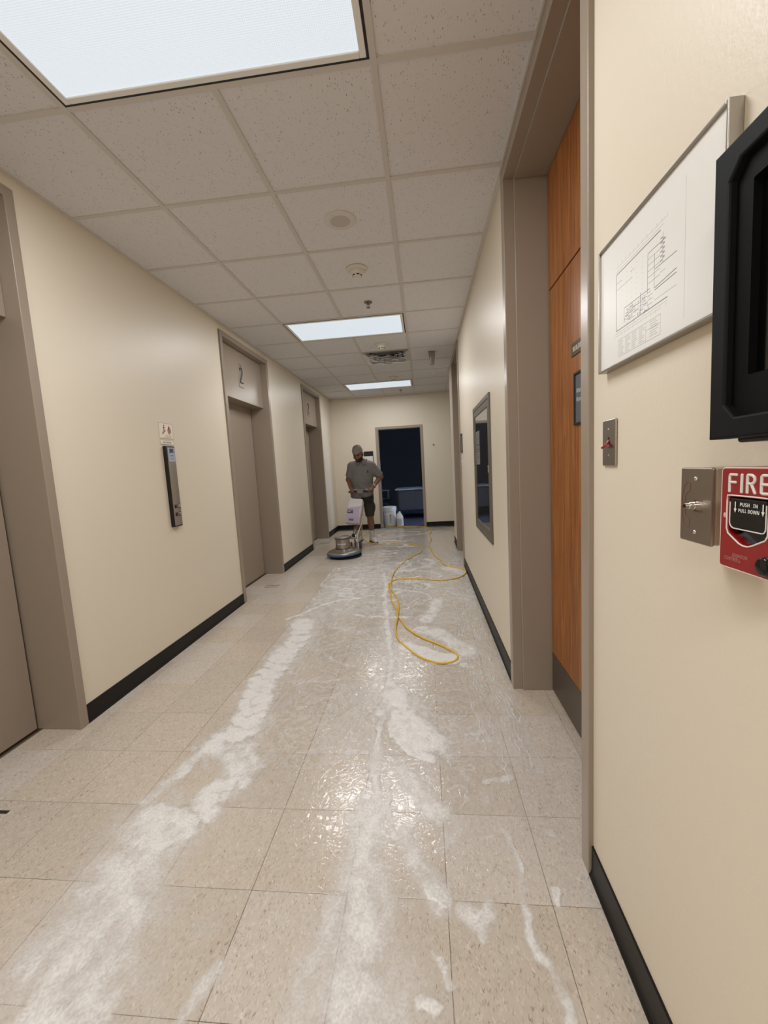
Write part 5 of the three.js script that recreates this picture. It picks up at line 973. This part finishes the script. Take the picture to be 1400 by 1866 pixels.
  mesh('mouth', tube([[-0.020, -0.073, 0.094], [0, -0.0715, 0.0985], [0.020, -0.073, 0.094]].map(p => V(...p).applyMatrix4(hm)), 0.0022, 12, 6), std('#4a2a24', 0.7), man);
  // watch on his left wrist
  const wd = V(...J.wL).sub(V(...J.eL)).normalize(), wq = new THREE.Quaternion().setFromUnitVectors(V(0, 0, 1), wd), wp = V(...J.wL).addScaledVector(wd, -0.02);
  mesh('watch', [prep(new THREE.TorusGeometry(0.034, 0.007, 8, 28).scale(1, 1, 1.6).applyQuaternion(wq).translate(wp.x, wp.y, wp.z)), cyl(0.017, 0.017, 0.012, wp.x + 0.01, wp.y + 0.028, wp.z + 0.02, 'z', 18)], std('#b9a98f', 0.3, { metalness: 0.6 }), man);
  // socks and shoes
  for (const [k, a, toe] of [['kR', 'aR', [-0.03, 0.20]], ['kL', 'aL', [0.085, 0.175]]]) {
    const A = J[a], K = J[k], up = sl(A, K, 0.32), tx = toe[0], tz = toe[1];
    const sockF = (x, y, z) => Math.max(smin(cap(x, y, z, up, A, 0.0495, 0.041), cap(x, y, z, A, [A[0], 0.06, A[2]], 0.041, 0.042), 0.02), y - 0.215) - 0.0012 * Math.sin(y * 180);
    mesh('sock', netMesh(sockF, [A[0] - 0.09, 0.02, A[2] - 0.09], [A[0] + 0.09, 0.25, A[2] + 0.13], 0.006), std('#c2bdb4', 0.85), man);
    const shoeF = (x, y, z) => {
      let d = cap(x, y, z, [A[0] - tx * 0.28, 0.052, A[2] - tz * 0.28], [A[0] + tx * 0.88, 0.040, A[2] + tz * 0.88], 0.040, 0.038);
      d = smin(d, cap(x, y, z, A.map((v, i) => i === 1 ? 0.095 : v), [A[0] + tx * 0.5, 0.055, A[2] + tz * 0.5], 0.042, 0.034), 0.025);
      return Math.max(d, 0.012 - y, y - 0.108);
    };
    const lo = [A[0] - 0.17, 0.0, A[2] - 0.17], hi2 = [A[0] + 0.17, 0.15, A[2] + 0.27];
    const shoe = mesh('shoe', netMesh(shoeF, lo, hi2, 0.0065), std('#d9d4cb', 0.5), man);
    const lace = []; for (let q = 0; q < 4; q++) { const t = 0.22 + 0.13 * q, yy = 0.122 - 0.014 * q, dx = tz * 0.10, dz = -tx * 0.10; lace.push(rod([A[0] + tx * t - dx, yy, A[2] + tz * t - dz], [A[0] + tx * t + dx, yy, A[2] + tz * t + dz], 0.004, 0.004, 8)); }
    mesh('laces', lace, std('#8d8880', 0.7), shoe);
    mesh('heel_tab', box(A[0] - tx * 0.28 - 0.02, A[0] - tx * 0.28 + 0.02, 0.05, 0.095, A[2] - tz * 0.28 - 0.046, A[2] - tz * 0.28 - 0.034, 0.005), std('#2c2a2a', 0.6), shoe);
    mesh('sole', netMesh((x, y, z) => Math.max(cap(x, 0.05, z, [A[0] - tx * 0.28, 0.05, A[2] - tz * 0.28], [A[0] + tx * 0.9, 0.05, A[2] + tz * 0.9], 0.045, 0.042), 0.0025 - y, y - 0.026), lo, hi2, 0.0055), std('#4a4642', 0.6), shoe);
  }
}
renderer.render(scene, camera);
